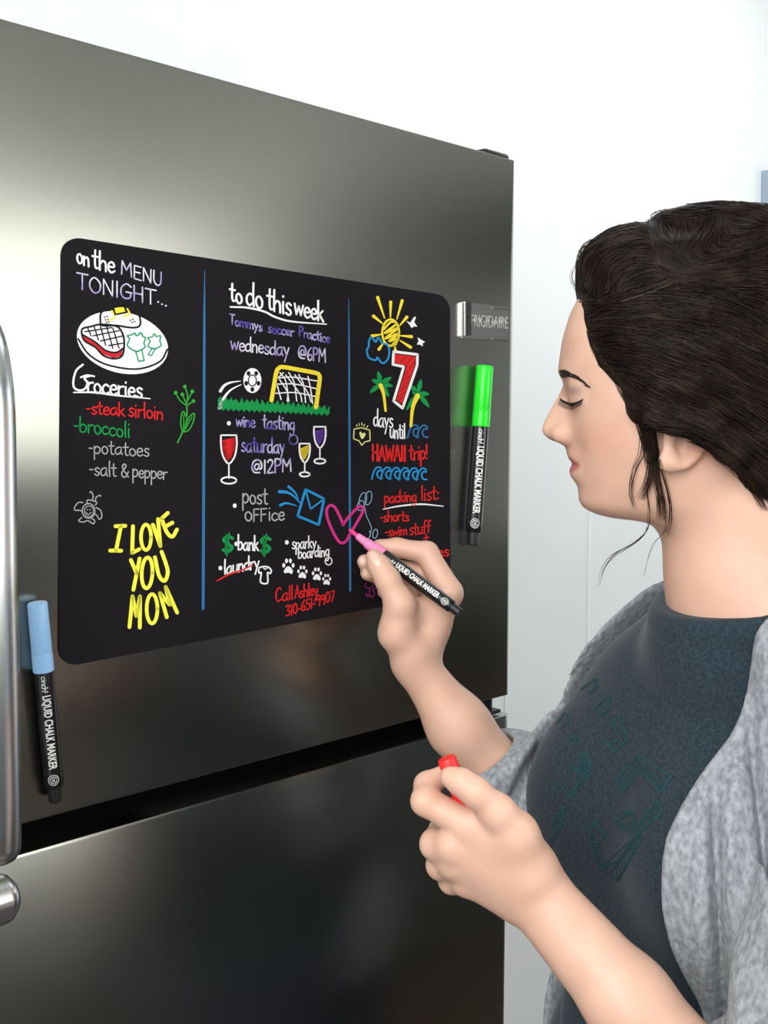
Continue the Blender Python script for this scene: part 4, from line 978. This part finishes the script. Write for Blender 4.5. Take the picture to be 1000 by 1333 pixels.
V, Q = K.surf(); V = relax(V, Q, 2, .5); del K
card = np_mesh('cardigan', V, Q, M['cardi'], person)
card['label'] = 'open grey heather cardigan with pushed-up sleeves'
def sleeve(name, a, b, c, r0, r1, r2, rolls, seed, slack=.004):
    """forearm sleeve from elbow b to cuff edge c with rolled folds"""
    lo = np.minimum(np.minimum(a, b), c)-.08; hi = np.maximum(np.maximum(a, b), c)+.08
    S = Field(lo, hi, .0018)
    S.cap(a, b, r0, r1, .0); S.cap(b, c, r1, r2, .012)
    d = (c-b)/np.linalg.norm(c-b); x, y, z = S.axes(np.zeros(3, int), np.array(S.n))
    t = (x-c[0])*d[0]+(y-c[1])*d[1]+(z-c[2])*d[2]
    e1 = np.cross(d, [0, 0, 1.]); e1 /= np.linalg.norm(e1); e2 = np.cross(d, e1)
    u = (x-c[0])*e1[0]+(y-c[1])*e1[1]+(z-c[2])*e1[2]; w = (x-c[0])*e2[0]+(y-c[1])*e2[1]+(z-c[2])*e2[2]
    th = np.arctan2(w, u); rr = np.sqrt(u*u+w*w)
    f = 0
    for tc, wd, am, tl in rolls: f = f + am*np.exp(-((t-tc-tl*np.cos(th-1.0)-.003*np.sin(3*th+seed))/wd)**2)
    f = f + slack*.5*vnoise(x, y, z, seed, 90)
    S.F = (S.F - f).astype(np.float32)
    S.F = smax(S.F, (t+.004*np.cos(th+2.0)).astype(np.float32), .006)                  # cut at the cuff
    S.F = smax(S.F, -(np.maximum(rr-(r2-.0045), -t-.03)).astype(np.float32), .003)     # hollow inside
    V, Q = S.surf(); V = relax(V, Q, 2, .5)
    return np_mesh(name, V, Q, M['cardi'], card)
dR = (MID_R-EL_R)/np.linalg.norm(MID_R-EL_R)
CUF_R = np.array(P(630, 984, 1.09))
CUF_R = EL_R + dR*float((CUF_R-EL_R)@dR)
sleeve('sleeve', SH_R, EL_R, CUF_R, .036, .037, .0350, [(-.008, .0065, .0080, .005), (-.026, .0075, .0090, -.008), (-.047, .008, .0090, .009), (-.068, .008, .008, -.006)], 3)
dL = (WR_L-EL_L)/np.linalg.norm(WR_L-EL_L)
sleeve('sleeve', SH_L, EL_L, EL_L+dL*.075, .056, .052, .044, [(-.012, .010, .006, .006), (-.036, .010, .007, -.006)], 7)

# trousers and shoes (below the picture)
TR = Field((HIPS[0]-.30, HIPS[1]-.30, .06), (HIPS[0]+.30, HIPS[1]+.30, 1.02), .006)
TR.ell(HIPS, BAX, (.112, .162, .135), .0)
for sg in (1, -1):
    hip = HIPS + bl*.085*sg - hu*.03; kn = np.array([HIPS[0], HIPS[1], .47]) + bl*.095*sg + bf*.015; an = np.array([HIPS[0], HIPS[1], .10]) + bl*.10*sg - bf*.02
    TR.cap(hip, kn, .085, .058, .04); TR.cap(kn, an, .058, .045, .02)
V, Q = TR.surf(); V = relax(V, Q, 2, .5)
np_mesh('trousers', V, Q, M['jeans'], person)
for sg in (1, -1):
    an = np.array([HIPS[0], HIPS[1], .055]) + bl*.10*sg - bf*.02
    S = Field(an-.25, an+.25, .005)
    S.cap(an-bf*.03, an+bf*.15-hu*.012, .042, .036, 0); S.cap(an+hu*.05, an, .042, .042, .02)
    x, y, z = S.axes(np.zeros(3, int), np.array(S.n)); S.F = smax(S.F, (.012-z+0*x+0*y).astype(np.float32), .006)
    V, Q = S.surf(); sh_o = np_mesh('shoe', V, Q, M['shoe'], person)
    S = Field(an-.25, an+.25, .005); S.cap(an-bf*.03-hu*.045, an+bf*.15-hu*.045, .046, .040, 0)
    x, y, z = S.axes(np.zeros(3, int), np.array(S.n)); S.F = smax(S.F, np.maximum(.0-z, z-.022)+0*x+0*y, .004).astype(np.float32)
    V, Q = S.surf(); np_mesh('sole', V, Q, M['sole'], sh_o)
# ------------------------------------------------------------------ hair
def hairmat(name, c1, c2):
    m = mat(name, c1, 0.5, 0.0, Specular_IOR_Level=0.16)
    N, L, b = nodes(m); oi = N.new('ShaderNodeTexCoord'); nz = N.new('ShaderNodeTexNoise'); nz.inputs['Scale'].default_value = 60
    rp = N.new('ShaderNodeValToRGB'); rp.color_ramp.elements[0].position = .35; rp.color_ramp.elements[1].position = .7; rp.color_ramp.elements[0].color = c1; rp.color_ramp.elements[1].color = c2
    L.new(oi.outputs['Object'], nz.inputs['Vector']); L.new(nz.outputs[0], rp.inputs[0]); L.new(rp.outputs[0], b.inputs['Base Color'])
    return m
M['hair'] = hairmat('dark_brown_hair', lin(18,12,10), lin(32,23,19))
M['hair2'] = hairmat('brown_hair_strands', lin(26,18,14), lin(56,40,31))
hline = [(750,384),(757,391),(764,431),(771,455),(781,478),(809,503),(820,531),(829,553),(845,556),(856,552),(878,560),(905,571),(925,578),(945,594),(964,608),(1000,648),(1110,700),(1110,180),(740,180)]
# the side outline is given as seen at the near side of the head, so bring it to the middle plane
def near_uv(px, py, depth):
    p = np.array(P(px, py, depth))-HO
    return float(p@hf), float(p@hu)
hl_uv = np.array([huv(*hline[0]), huv(*hline[1])] + [near_uv(x, y, d) for (x, y), d in zip(hline[2:16], [.945,.93,.92,.906,.902,.90,.90,.90,.90,.90,.905,.91,.92,.935])] + [huv(*hline[16]), huv(*hline[17]), huv(*hline[18])])
def poly_sd(u, v, poly):
    d = np.full(np.broadcast(u, v).shape, 1e9); ins = np.zeros(d.shape, bool); n = len(poly)
    for i in range(n):
        a, b = poly[i], poly[(i+1) % n]; e = b-a
        t = np.clip(((u-a[0])*e[0]+(v-a[1])*e[1])/(e@e), 0, 1)
        d = np.minimum(d, (u-a[0]-t*e[0])**2+(v-a[1]-t*e[1])**2)
        c = ((a[1] > v) != (b[1] > v)) & (u < (b[0]-a[0])*(v-a[1])/(b[1]-a[1]+1e-12)+a[0]); ins ^= c
    return np.where(ins, 1, -1)*np.sqrt(d)
H = Field(HO-np.array([.16, .16, .17]), HO+np.array([.24, .16, .20]), .0019)
H.put(head_fn, HO-np.array([.16, .12, .13]), HO+np.array([.16, .12, .16]), 0.0)
H.ell(HP(884, 447), HAX, (.088, .081, .0735), 0.014); H.cap(HP(934, 585), HP(968, 800), .0545, .0580, 0.028)
H.ell(HP(920, 470), HAX, (.085, .085, .072), .03)
x, y, z = H.axes(np.zeros(3, int), np.array(H.n)); u, v, w = hloc(x, y, z)
# region distance, tabulated on a (u, v) grid
gu = np.linspace(-.25, .20, 260); gv = np.linspace(-.20, .25, 260)
tabd = poly_sd(gu[:, None], gv[None, :], hl_uv)
iu = np.clip(((u-gu[0])/(gu[1]-gu[0])), 0, 258); iv = np.clip(((v-gv[0])/(gv[1]-gv[0])), 0, 258)
iu = np.broadcast_to(iu, H.n).astype(np.int16); iv = np.broadcast_to(iv, H.n).astype(np.int16)
dist = tabd[iu, iv]; del iu, iv
thick = np.clip(dist*0.55, -.006, .015)
H.F = (H.F - thick).astype(np.float32)
H.F = np.where(dist < -.012, .05, H.F).astype(np.float32); del dist
H.ell(HP(806, 355), HAX, (.036, .0345, .050), .014)           # swept-up front roll
H.ell(HP(840, 345), HAX, (.040, .030, .055), .02)
H.ell(HP(902, 315), HAX, (.036, .0290, .044), .004)           # pinned roll on the crown
H.ell(HP(873, 301), HAX, (.020, .0170, .034), .004)
H.ell(HP(960, 325), HAX, (.050, .037, .055), .02)
H.ell(HP(985, 420), HAX, (.062, .085, .068), .03)
H.ell(HP(985, 520), HAX, (.042, .055, .055), .03)
for sg in (1, -1):                                               # hair swept over the tops of the ears
    pts = []
    for px, py, dp in ((829,534,.902),(848,543,.890),(880,549,.882),(915,561,.882),(955,588,.890),(1000,625,.91)):
        u_, v_, w_ = hloc(*P(px, py, dp)); pts.append(HO+hf*float(u_)+hu*float(v_)+hl*float(w_)*sg)
    H.chain(pts, [.004,.0075,.0095,.0100,.0110,.012], .012, .006)
x, y, z = H.axes(np.zeros(3, int), np.array(H.n)); u, v, w = hloc(x, y, z)
g1 = .0009*np.sin(210*(v+.30*u)+30*w+2.5*vnoise(u, v, w, 2, 40))*np.clip(-(u-UC-.055)/.05, 0, 1)
H.F = (H.F - g1).astype(np.float32)
V, Q = H.surf(); V = relax(V, Q, 1, .5); del H
hair = np_mesh('hair', V, Q, M['hair'], person); hair['label'] = 'dark brown pinned-up hair with loose strands'
T_HAIR = bvh(hair)

class Strands:
    def __init__(s): s.v = []; s.f = []
    def add(s, pts, r, sides=4, taper=True):
        p = np.array(pts, float); n = len(p)
        if n < 3: return
        t = np.gradient(p, axis=0); t /= np.linalg.norm(t, axis=1)[:, None]+1e-12
        ref = np.array([0.3, -1.0, 0.2]); a = np.cross(t, ref); a /= np.linalg.norm(a, axis=1)[:, None]+1e-12; b = np.cross(t, a)
        q = np.linspace(0, 1, n); rr = r*(np.minimum(np.minimum(1, .25+q*8), np.minimum(1, .15+(1-q)*4)) if taper else np.ones(n))
        base = len(s.v)
        for i in range(n):
            for k in range(sides):
                th = 2*math.pi*k/sides; s.v.append(p[i]+rr[i]*(math.cos(th)*a[i]+math.sin(th)*b[i]))
        for i in range(n-1):
            for k in range(sides):
                s.f.append((base+i*sides+k, base+i*sides+(k+1) % sides, base+(i+1)*sides+(k+1) % sides, base+(i+1)*sides+k))
    def done(s, name, m, parent): return np_mesh(name, np.array(s.v), np.array(s.f), m, parent)
flow = [[(757,392),(790,388),(830,378),(880,362),(950,352),(1010,356)], [(765,432),(810,428),(870,440),(940,468),(1010,505)],
        [(782,475),(830,488),(890,515),(950,552),(1010,590)], [(812,505),(840,528),(880,550),(940,580),(1005,650)], [(825,540),(850,552),(900,562),(960,598)],
        [(755,384),(752,355),(765,328),(800,310),(838,304),(870,322)], [(775,388),(772,360),(795,332),(840,322),(875,335)], [(800,385),(800,360),(830,345),(880,345)],
        [(852,285),(850,310),(862,342),(895,362),(950,352),(1000,335)], [(856,277),(895,272),(945,270),(1010,285)], [(885,292),(888,325),(915,342),(970,328),(1010,312)], [(930,280),(912,305),(890,330)],
        [(800,400),(860,398),(930,410),(1010,445)], [(850,385),(900,385),(960,400),(1010,425)]]
seg = []
for L in flow:
    c = catmull(L, 6); d = np.diff(c, axis=0); seg.append(np.c_[(c[1:]+c[:-1])/2, d/np.linalg.norm(d, axis=1)[:, None]])
seg = np.vstack(seg)
def fdir(p):
    w_ = 1/((seg[:, 0]-p[0])**2+(seg[:, 1]-p[1])**2+6)**2
    d = (seg[:, 2:]*w_[:, None]).sum(0); return d/(np.linalg.norm(d)+1e-9)
rnd = random.Random(11)
S1, S2 = Strands(), Strands()
for i in range(5200):
    p = np.array([rnd.uniform(748, 1012), rnd.uniform(262, 660)])
    h, nn = hit(T_HAIR, *p)
    if h is None: continue
    hb_, _ = hit(T_BODY, *p)
    if hb_ is not None and (hb_-EYEV).length < (h-EYEV).length: continue
    L = rnd.uniform(28, 110); lift = rnd.uniform(.0001, .0016); pts = []; n = 12; prev = h
    wob = rnd.uniform(-.25, .25)
    for k in range(n):
        d = fdir(p); d = np.array([d[0]-wob*d[1]*math.sin(k*.5), d[1]+wob*d[0]*math.sin(k*.5)])
        h, nn = hit(T_HAIR, p[0], p[1], lift)
        if h is None or (h-prev).length > .02: break
        pts.append(h); prev = h; p = p + d*L/n
    if len(pts) < 4: continue
    (S1 if rnd.random() < .62 else S2).add(pts, rnd.uniform(.00025, .0006))
# loose strands: pixel polylines, laid on face or hair where they touch it, else at a given depth
def wisp(S, pts, r, depth=.91, n=10, lift=.0015, fixed=False):
    c = catmull(pts, 5); out = []; last = None
    for x, y in c:
        h = None
        if not fixed:
            c1, _ = hit(T_BODY, x, y, lift); c2_, _ = hit(T_HAIR, x, y, lift)
            cs = [q for q in (c1, c2_) if q is not None]
            if cs: h = min(cs, key=lambda q: (q-EYEV).length)
        dp = h.y if h is not None and h.y < depth+.06 else depth
        last = dp if last is None else last*.6+dp*.4
        out.append(P(x, y, min(last, dp)))
    S.add(out, r)
def bunch(S, pts, n, r, spread, depth=.90, seed=1, **kw):
    rn = random.Random(seed)
    for i in range(n):
        o0, o1 = rn.gauss(0, spread), rn.gauss(0, spread); m = len(pts)
        wisp(S, [(x+o0+(o1-o0)*k/(m-1)+rn.gauss(0, .6), y+rn.gauss(0, .8)) for k, (x, y) in enumerate(pts)], r*rn.uniform(.7, 1.2), depth, **kw)
bunch(S2, [(826,520),(838,555),(846,580),(850,600),(846,625),(836,650)], 26, .00030, 4.0, seed=2)
bunch(S2, [(832,530),(846,562),(853,590),(856,625),(861,655),(862,678)], 24, .00030, 3.5, seed=3)
bunch(S2, [(812,500),(828,535),(841,572),(848,612)], 44, .00030, 4.5, seed=41)
bunch(S1, [(834,525),(848,556),(854,588),(855,612)], 40, .00032, 4.0, seed=42)
bunch(S2, [(840,545),(850,575),(858,605),(868,640),(872,672),(866,700)], 10, .00026, 2.5, seed=4)
bunch(S2, [(836,560),(834,590),(825,612),(821,640),(826,662)], 7, .00024, 2.5, seed=5)
bunch(S2, [(846,600),(842,640),(845,668),(842,690),(826,706),(800,722),(786,740),(780,764)], 4, .00022, 1.2, seed=6)
bunch(S2, [(866,660),(866,690),(852,706),(842,730),(838,752)], 2, .00018, 1.0, seed=7)
for a, dd in (([(754,392),(752,360),(753,335),(764,316),(785,311),(806,316)], .965), ([(757,388),(749,350),(756,322),(775,312),(796,318)], .96), ([(760,372),(753,345),(757,325),(768,320)], .955), ([(752,380),(744,362),(748,345)], .97),
              ([(850,290),(847,281),(854,275),(866,273),(880,276)], .95), ([(846,296),(852,283),(862,277),(875,280)], .95), ([(885,273),(905,266),(930,266)], .95), ([(930,270),(955,262),(985,272)], .95), ([(800,308),(822,298),(846,298)], .96)):
    bunch(S2, a, 4, .00018, 1.3, dd, seed=int(a[0][0]+a[0][1]), fixed=True)
bunch(S1, [(844,299),(848,314),(862,337),(888,352),(915,356)], 90, .00036, 6, .93, seed=31)
bunch(S1, [(830,302),(846,308),(858,326),(870,345)], 50, .00036, 5, .93, seed=32)
bunch(S1, [(856,284),(853,300),(860,325),(880,345),(905,350)], 60, .00034, 5, .93, seed=33)
bunch(S2, [(905,572),(925,585),(950,600),(975,622)], 30, .00026, 5, .91, seed=9)
bunch(S2, [(935,590),(960,612),(985,640),(1000,665)], 26, .00026, 5, .91, seed=10)
bunch(S2, [(768,430),(776,455),(790,478),(812,503)], 30, .00022, 3.0, .93, seed=12)
bunch(S2, [(808,500),(818,525),(830,550)], 26, .00024, 3.0, .92, seed=13)
bunch(S2, [(757,391),(770,396),(795,396),(820,390)], 20, .00022, 2.5, .95, seed=14)
SP = Strands()
bunch(SP, [(792,397),(820,388),(850,378),(882,364)], 4, .00020, .6, .93, seed=21, lift=.0016)
SP.done('parting_strands', hairmat('light_brown_parting', lin(86,68,58), lin(110,90,78)), hair)['label'] = 'pale parting line'
s1 = S1.done('hair_strands', M['hair'], hair); s2 = S2.done('hair_strands', M['hair2'], hair)
s2['label'] = 'loose lighter brown strands'

# ------------------------------------------------------------------ brows, lashes, eye, nails
M['brow'] = mat('dark_brow_hair', lin(38,26,22), 0.6)
E = Strands(); rb = random.Random(5)
def on_body(pts, lift, n=4):
    out = []
    for x, y in catmull(pts, n):
        h, nn = hit(T_BODY, x, y, lift)
        if h is not None and h.y < 1.0: out.append(h)
    return out
top = catmull([(727.2,482),(733,481.5),(742,485),(752,491),(765,503)], 12); bot = catmull([(731,491.5),(736,489.5),(743,490.5),(752,495),(765,504.5)], 12)
for i in range(190):
    a = rb.random(); j = a*(len(top)-1); i0 = int(j); f = rb.random()
    p0 = top[i0]*(1-f)+bot[i0]*f; p0 = p0 + np.array([rb.gauss(0, .5), rb.gauss(0, .4)]); dx = 5.5; p1 = p0+np.array([dx*.5, dx*.16-.8]); p2 = p0+np.array([dx, dx*.45])
    pts = on_body([p0, p1, p2], .0006, 3)
    if len(pts) >= 3: E.add(pts, .00022)
E.done('eyebrow', M['brow'], person)
E = Strands()
for k in range(5): 
    pts = on_body([(729.5,518.5+.5*k),(735,522+.55*k),(743,524.5+.5*k),(752,523+.4*k),(760,519+.3*k)], .0007, 5)
    if len(pts) > 3: E.add(pts, .00042)
for i in range(26):
    f = i/25; x = 731+f*28; y = 520+5.4*math.sin(math.pi*min(1, f*1.05)); pts = on_body([(x, y), (x-1.5+f, y+4), (x-4.5+2*f, y+8)], .0015, 3)
    if len(pts) > 2: E.add(pts, .00020)
E.done('eyelashes', M['brow'], person)
def patch(name, poly, m, lift, parent, n=14):
    """a thin curved plate following the skin under a small outline"""
    c = np.mean(poly, axis=0); pr = catmull(np.vstack([poly, poly[:1]]), 5)[:-1]; vs = []; fs = []; R_ = 5
    for k in range(1, R_+1):
        for p in pr:
            q = c+(p-c)*k/R_; h, nn = hit(T_BODY, q[0], q[1], lift if k < R_ else lift*.2)
            if h is None: return
            vs.append(h)
    h, nn = hit(T_BODY, c[0], c[1], lift); vs.append(h); m_ = len(pr); ci = len(vs)-1
    for i in range(m_): fs.append((ci, i, (i+1) % m_))
    for k in range(R_-1):
        for i in range(m_): fs.append((k*m_+i, (k+1)*m_+i, (k+1)*m_+(i+1) % m_, k*m_+(i+1) % m_))
    return mesh(name, vs, fs, m, parent, True)
M['nail'] = mat('fingernail', lin(240,200,184), 0.22)
patch('fingernail', np.array([(480,722.5),(483,718.5),(488,718.5),(494,727),(496,734),(491,737),(486,733)], float), M['nail'], .0005, person)
patch('fingernail', np.array([(467.5,727),(470.5,724.5),(474,728),(474,734),(470,736),(467.5,732)], float), M['nail'], .0004, person)
patch('fingernail', np.array([(472,742),(475,740),(478,743),(478,748.5),(475,751),(472.5,747)], float), M['nail'], .0004, person)
M['sclera'] = mat('eye_white', lin(225,215,210), 0.15); M['iris'] = mat('brown_iris', lin(58,36,24), 0.15)
patch('eye', np.array([(737,524.5),(743,526.8),(750,525.6),(746,529),(741,528.4)], float), M['iris'], .0004, person)

# ------------------------------------------------------------------ print on the tee
M['teeprint'] = mat('dark_teal_print', lin(12,68,74), 0.85)
T_TEE = bvh(tee)
class ClothInk:
    def __init__(s): s.v = []; s.f = []
    def line(s, pts, w=1.6):
        p = np.array(pts, float); q = [p[0]]
        for a, b in zip(p, p[1:]):
            n = max(2, int(np.linalg.norm(b-a)/3))
            q += [a+(b-a)*k/n for k in range(1, n+1)]
        q = np.array(q); t = np.gradient(q, axis=0); t /= np.linalg.norm(t, axis=1)[:, None]+1e-9; nr = np.c_[-t[:, 1], t[:, 0]]*w/2
        prev = None
        for a, b in zip(q+nr, q-nr):
            h1, _ = hit(T_TEE, a[0], a[1], .0007); h2, _ = hit(T_TEE, b[0], b[1], .0007)
            if h1 is None or h2 is None: prev = None; continue
            i = len(s.v); s.v += [h1, h2]
            if prev is not None: s.f.append((prev, prev+1, i+1, i))
            prev = i
D1_ = c2(.375, 680, 680)
ci = ClothInk()
def hatch(a, b, c, d, n):
    a, b, c, d = [np.array(q, float) for q in (a, b, c, d)]
    for k in range(n+1):
        f = k/n; ci.line(D1_(tuple(a+(b-a)*f), tuple(d+(c-d)*f)), 1.3)
for a in [((328,888),(405,808),(520,885),(485,935),(410,860),(350,940),(328,888)), ((410,860),(405,808)), ((325,1040),(385,1005),(400,1060),(470,960),(490,1005),(400,1085),(325,1040)),
          ((230,1055),(255,1040),(290,1080),(270,1110),(240,1110),(230,1055)), ((240,1110),(270,1195),(335,1240),(420,1090),(400,1085)), ((270,1195),(330,1180),(400,1085)), ((385,1005),(345,1010)),
          ((290,755),(320,795),(372,750),(340,680),(310,690),(340,750),(318,765)), ((175,850),(215,880),(240,850),(225,800),(200,810)), ((205,580),(255,545),(260,570),(230,595)), ((250,650),(300,600),(305,640),(265,680)), ((120,700),(150,660),(165,690),(135,715)), ((110,940),(130,900),(165,960),(200,900),(245,870)), ((105,1060),(150,980),(140,1050),(100,1110)), ((150,780),(190,735),(185,770))]:
    ci.line(D1_(*a), 2.3)
hatch((330,900),(405,830),(410,862),(350,938),7); hatch((405,830),(505,895),(485,932),(410,862),8); hatch((400,1062),(470,965),(488,1005),(402,1085),8); hatch((330,1045),(385,1030),(400,1085),(335,1060),6)
hatch((245,1110),(270,1195),(300,1200),(270,1110),7); hatch((272,1198),(335,1238),(410,1100),(400,1088),2); hatch((335,1238),(420,1095),(398,1092),(325,1185),9); hatch((175,850),(215,880),(240,850),(225,810),6)
np_mesh('tee_print', np.array(ci.v), np.array(ci.f), M['teeprint'], tee, False)['label'] = 'dark teal line print on the tee'
# ------------------------------------------------------------------ things she holds
mp2 = marker('chalk_marker', 'uncapped black chalk marker with a pink tip in her raised writing hand', M['pink'], with_cap=False)
tip, end = P(454.5, 689.5, 1.1125), P(599.5, 798.5, 1.058)
prof = [(0.0066,0.1014),(0.0070,0.1018),(0.0070,0.1150),(0.0062,0.1156),(0.0056,0.1162),(0.0054,0.1240),(0.0046,0.1246),(0.0036,0.1370),(0.0030,0.1376)]
child(sm(from_bm('collar', lathe_bm(prof), M['pink']), 35), mp2)
child(sm(from_bm('nib', lathe_bm([(0.0022,0.1376),(0.0023,0.1440),(0.0018,0.1478),(0.0008,0.1495)]), M['nib']), 50), mp2)
pose(mp2, end, tip, Vector((-0.25, -0.9, 0.35)), 0.1495)
M['red'] = mat('red_plastic', lin(232,44,44), 0.35)
ca_, cb_ = Vector(P(580.5, 986, .8395)), Vector(P(611, 1058, .8395))
rc = sm(from_bm('marker_cap', lathe_bm([(0.0068,0.0),(0.0071,0.0006),(0.0069,0.010),(0.0067,0.0403),(0.0060,0.0416),(0.0048,0.042)]), M['red']), 35)
rc['label'] = 'bright red marker cap gripped in her lower hand'; rc['category'] = 'marker cap'
pose(rc, cb_, ca_, Vector((0, -1, 0)), 0.042)
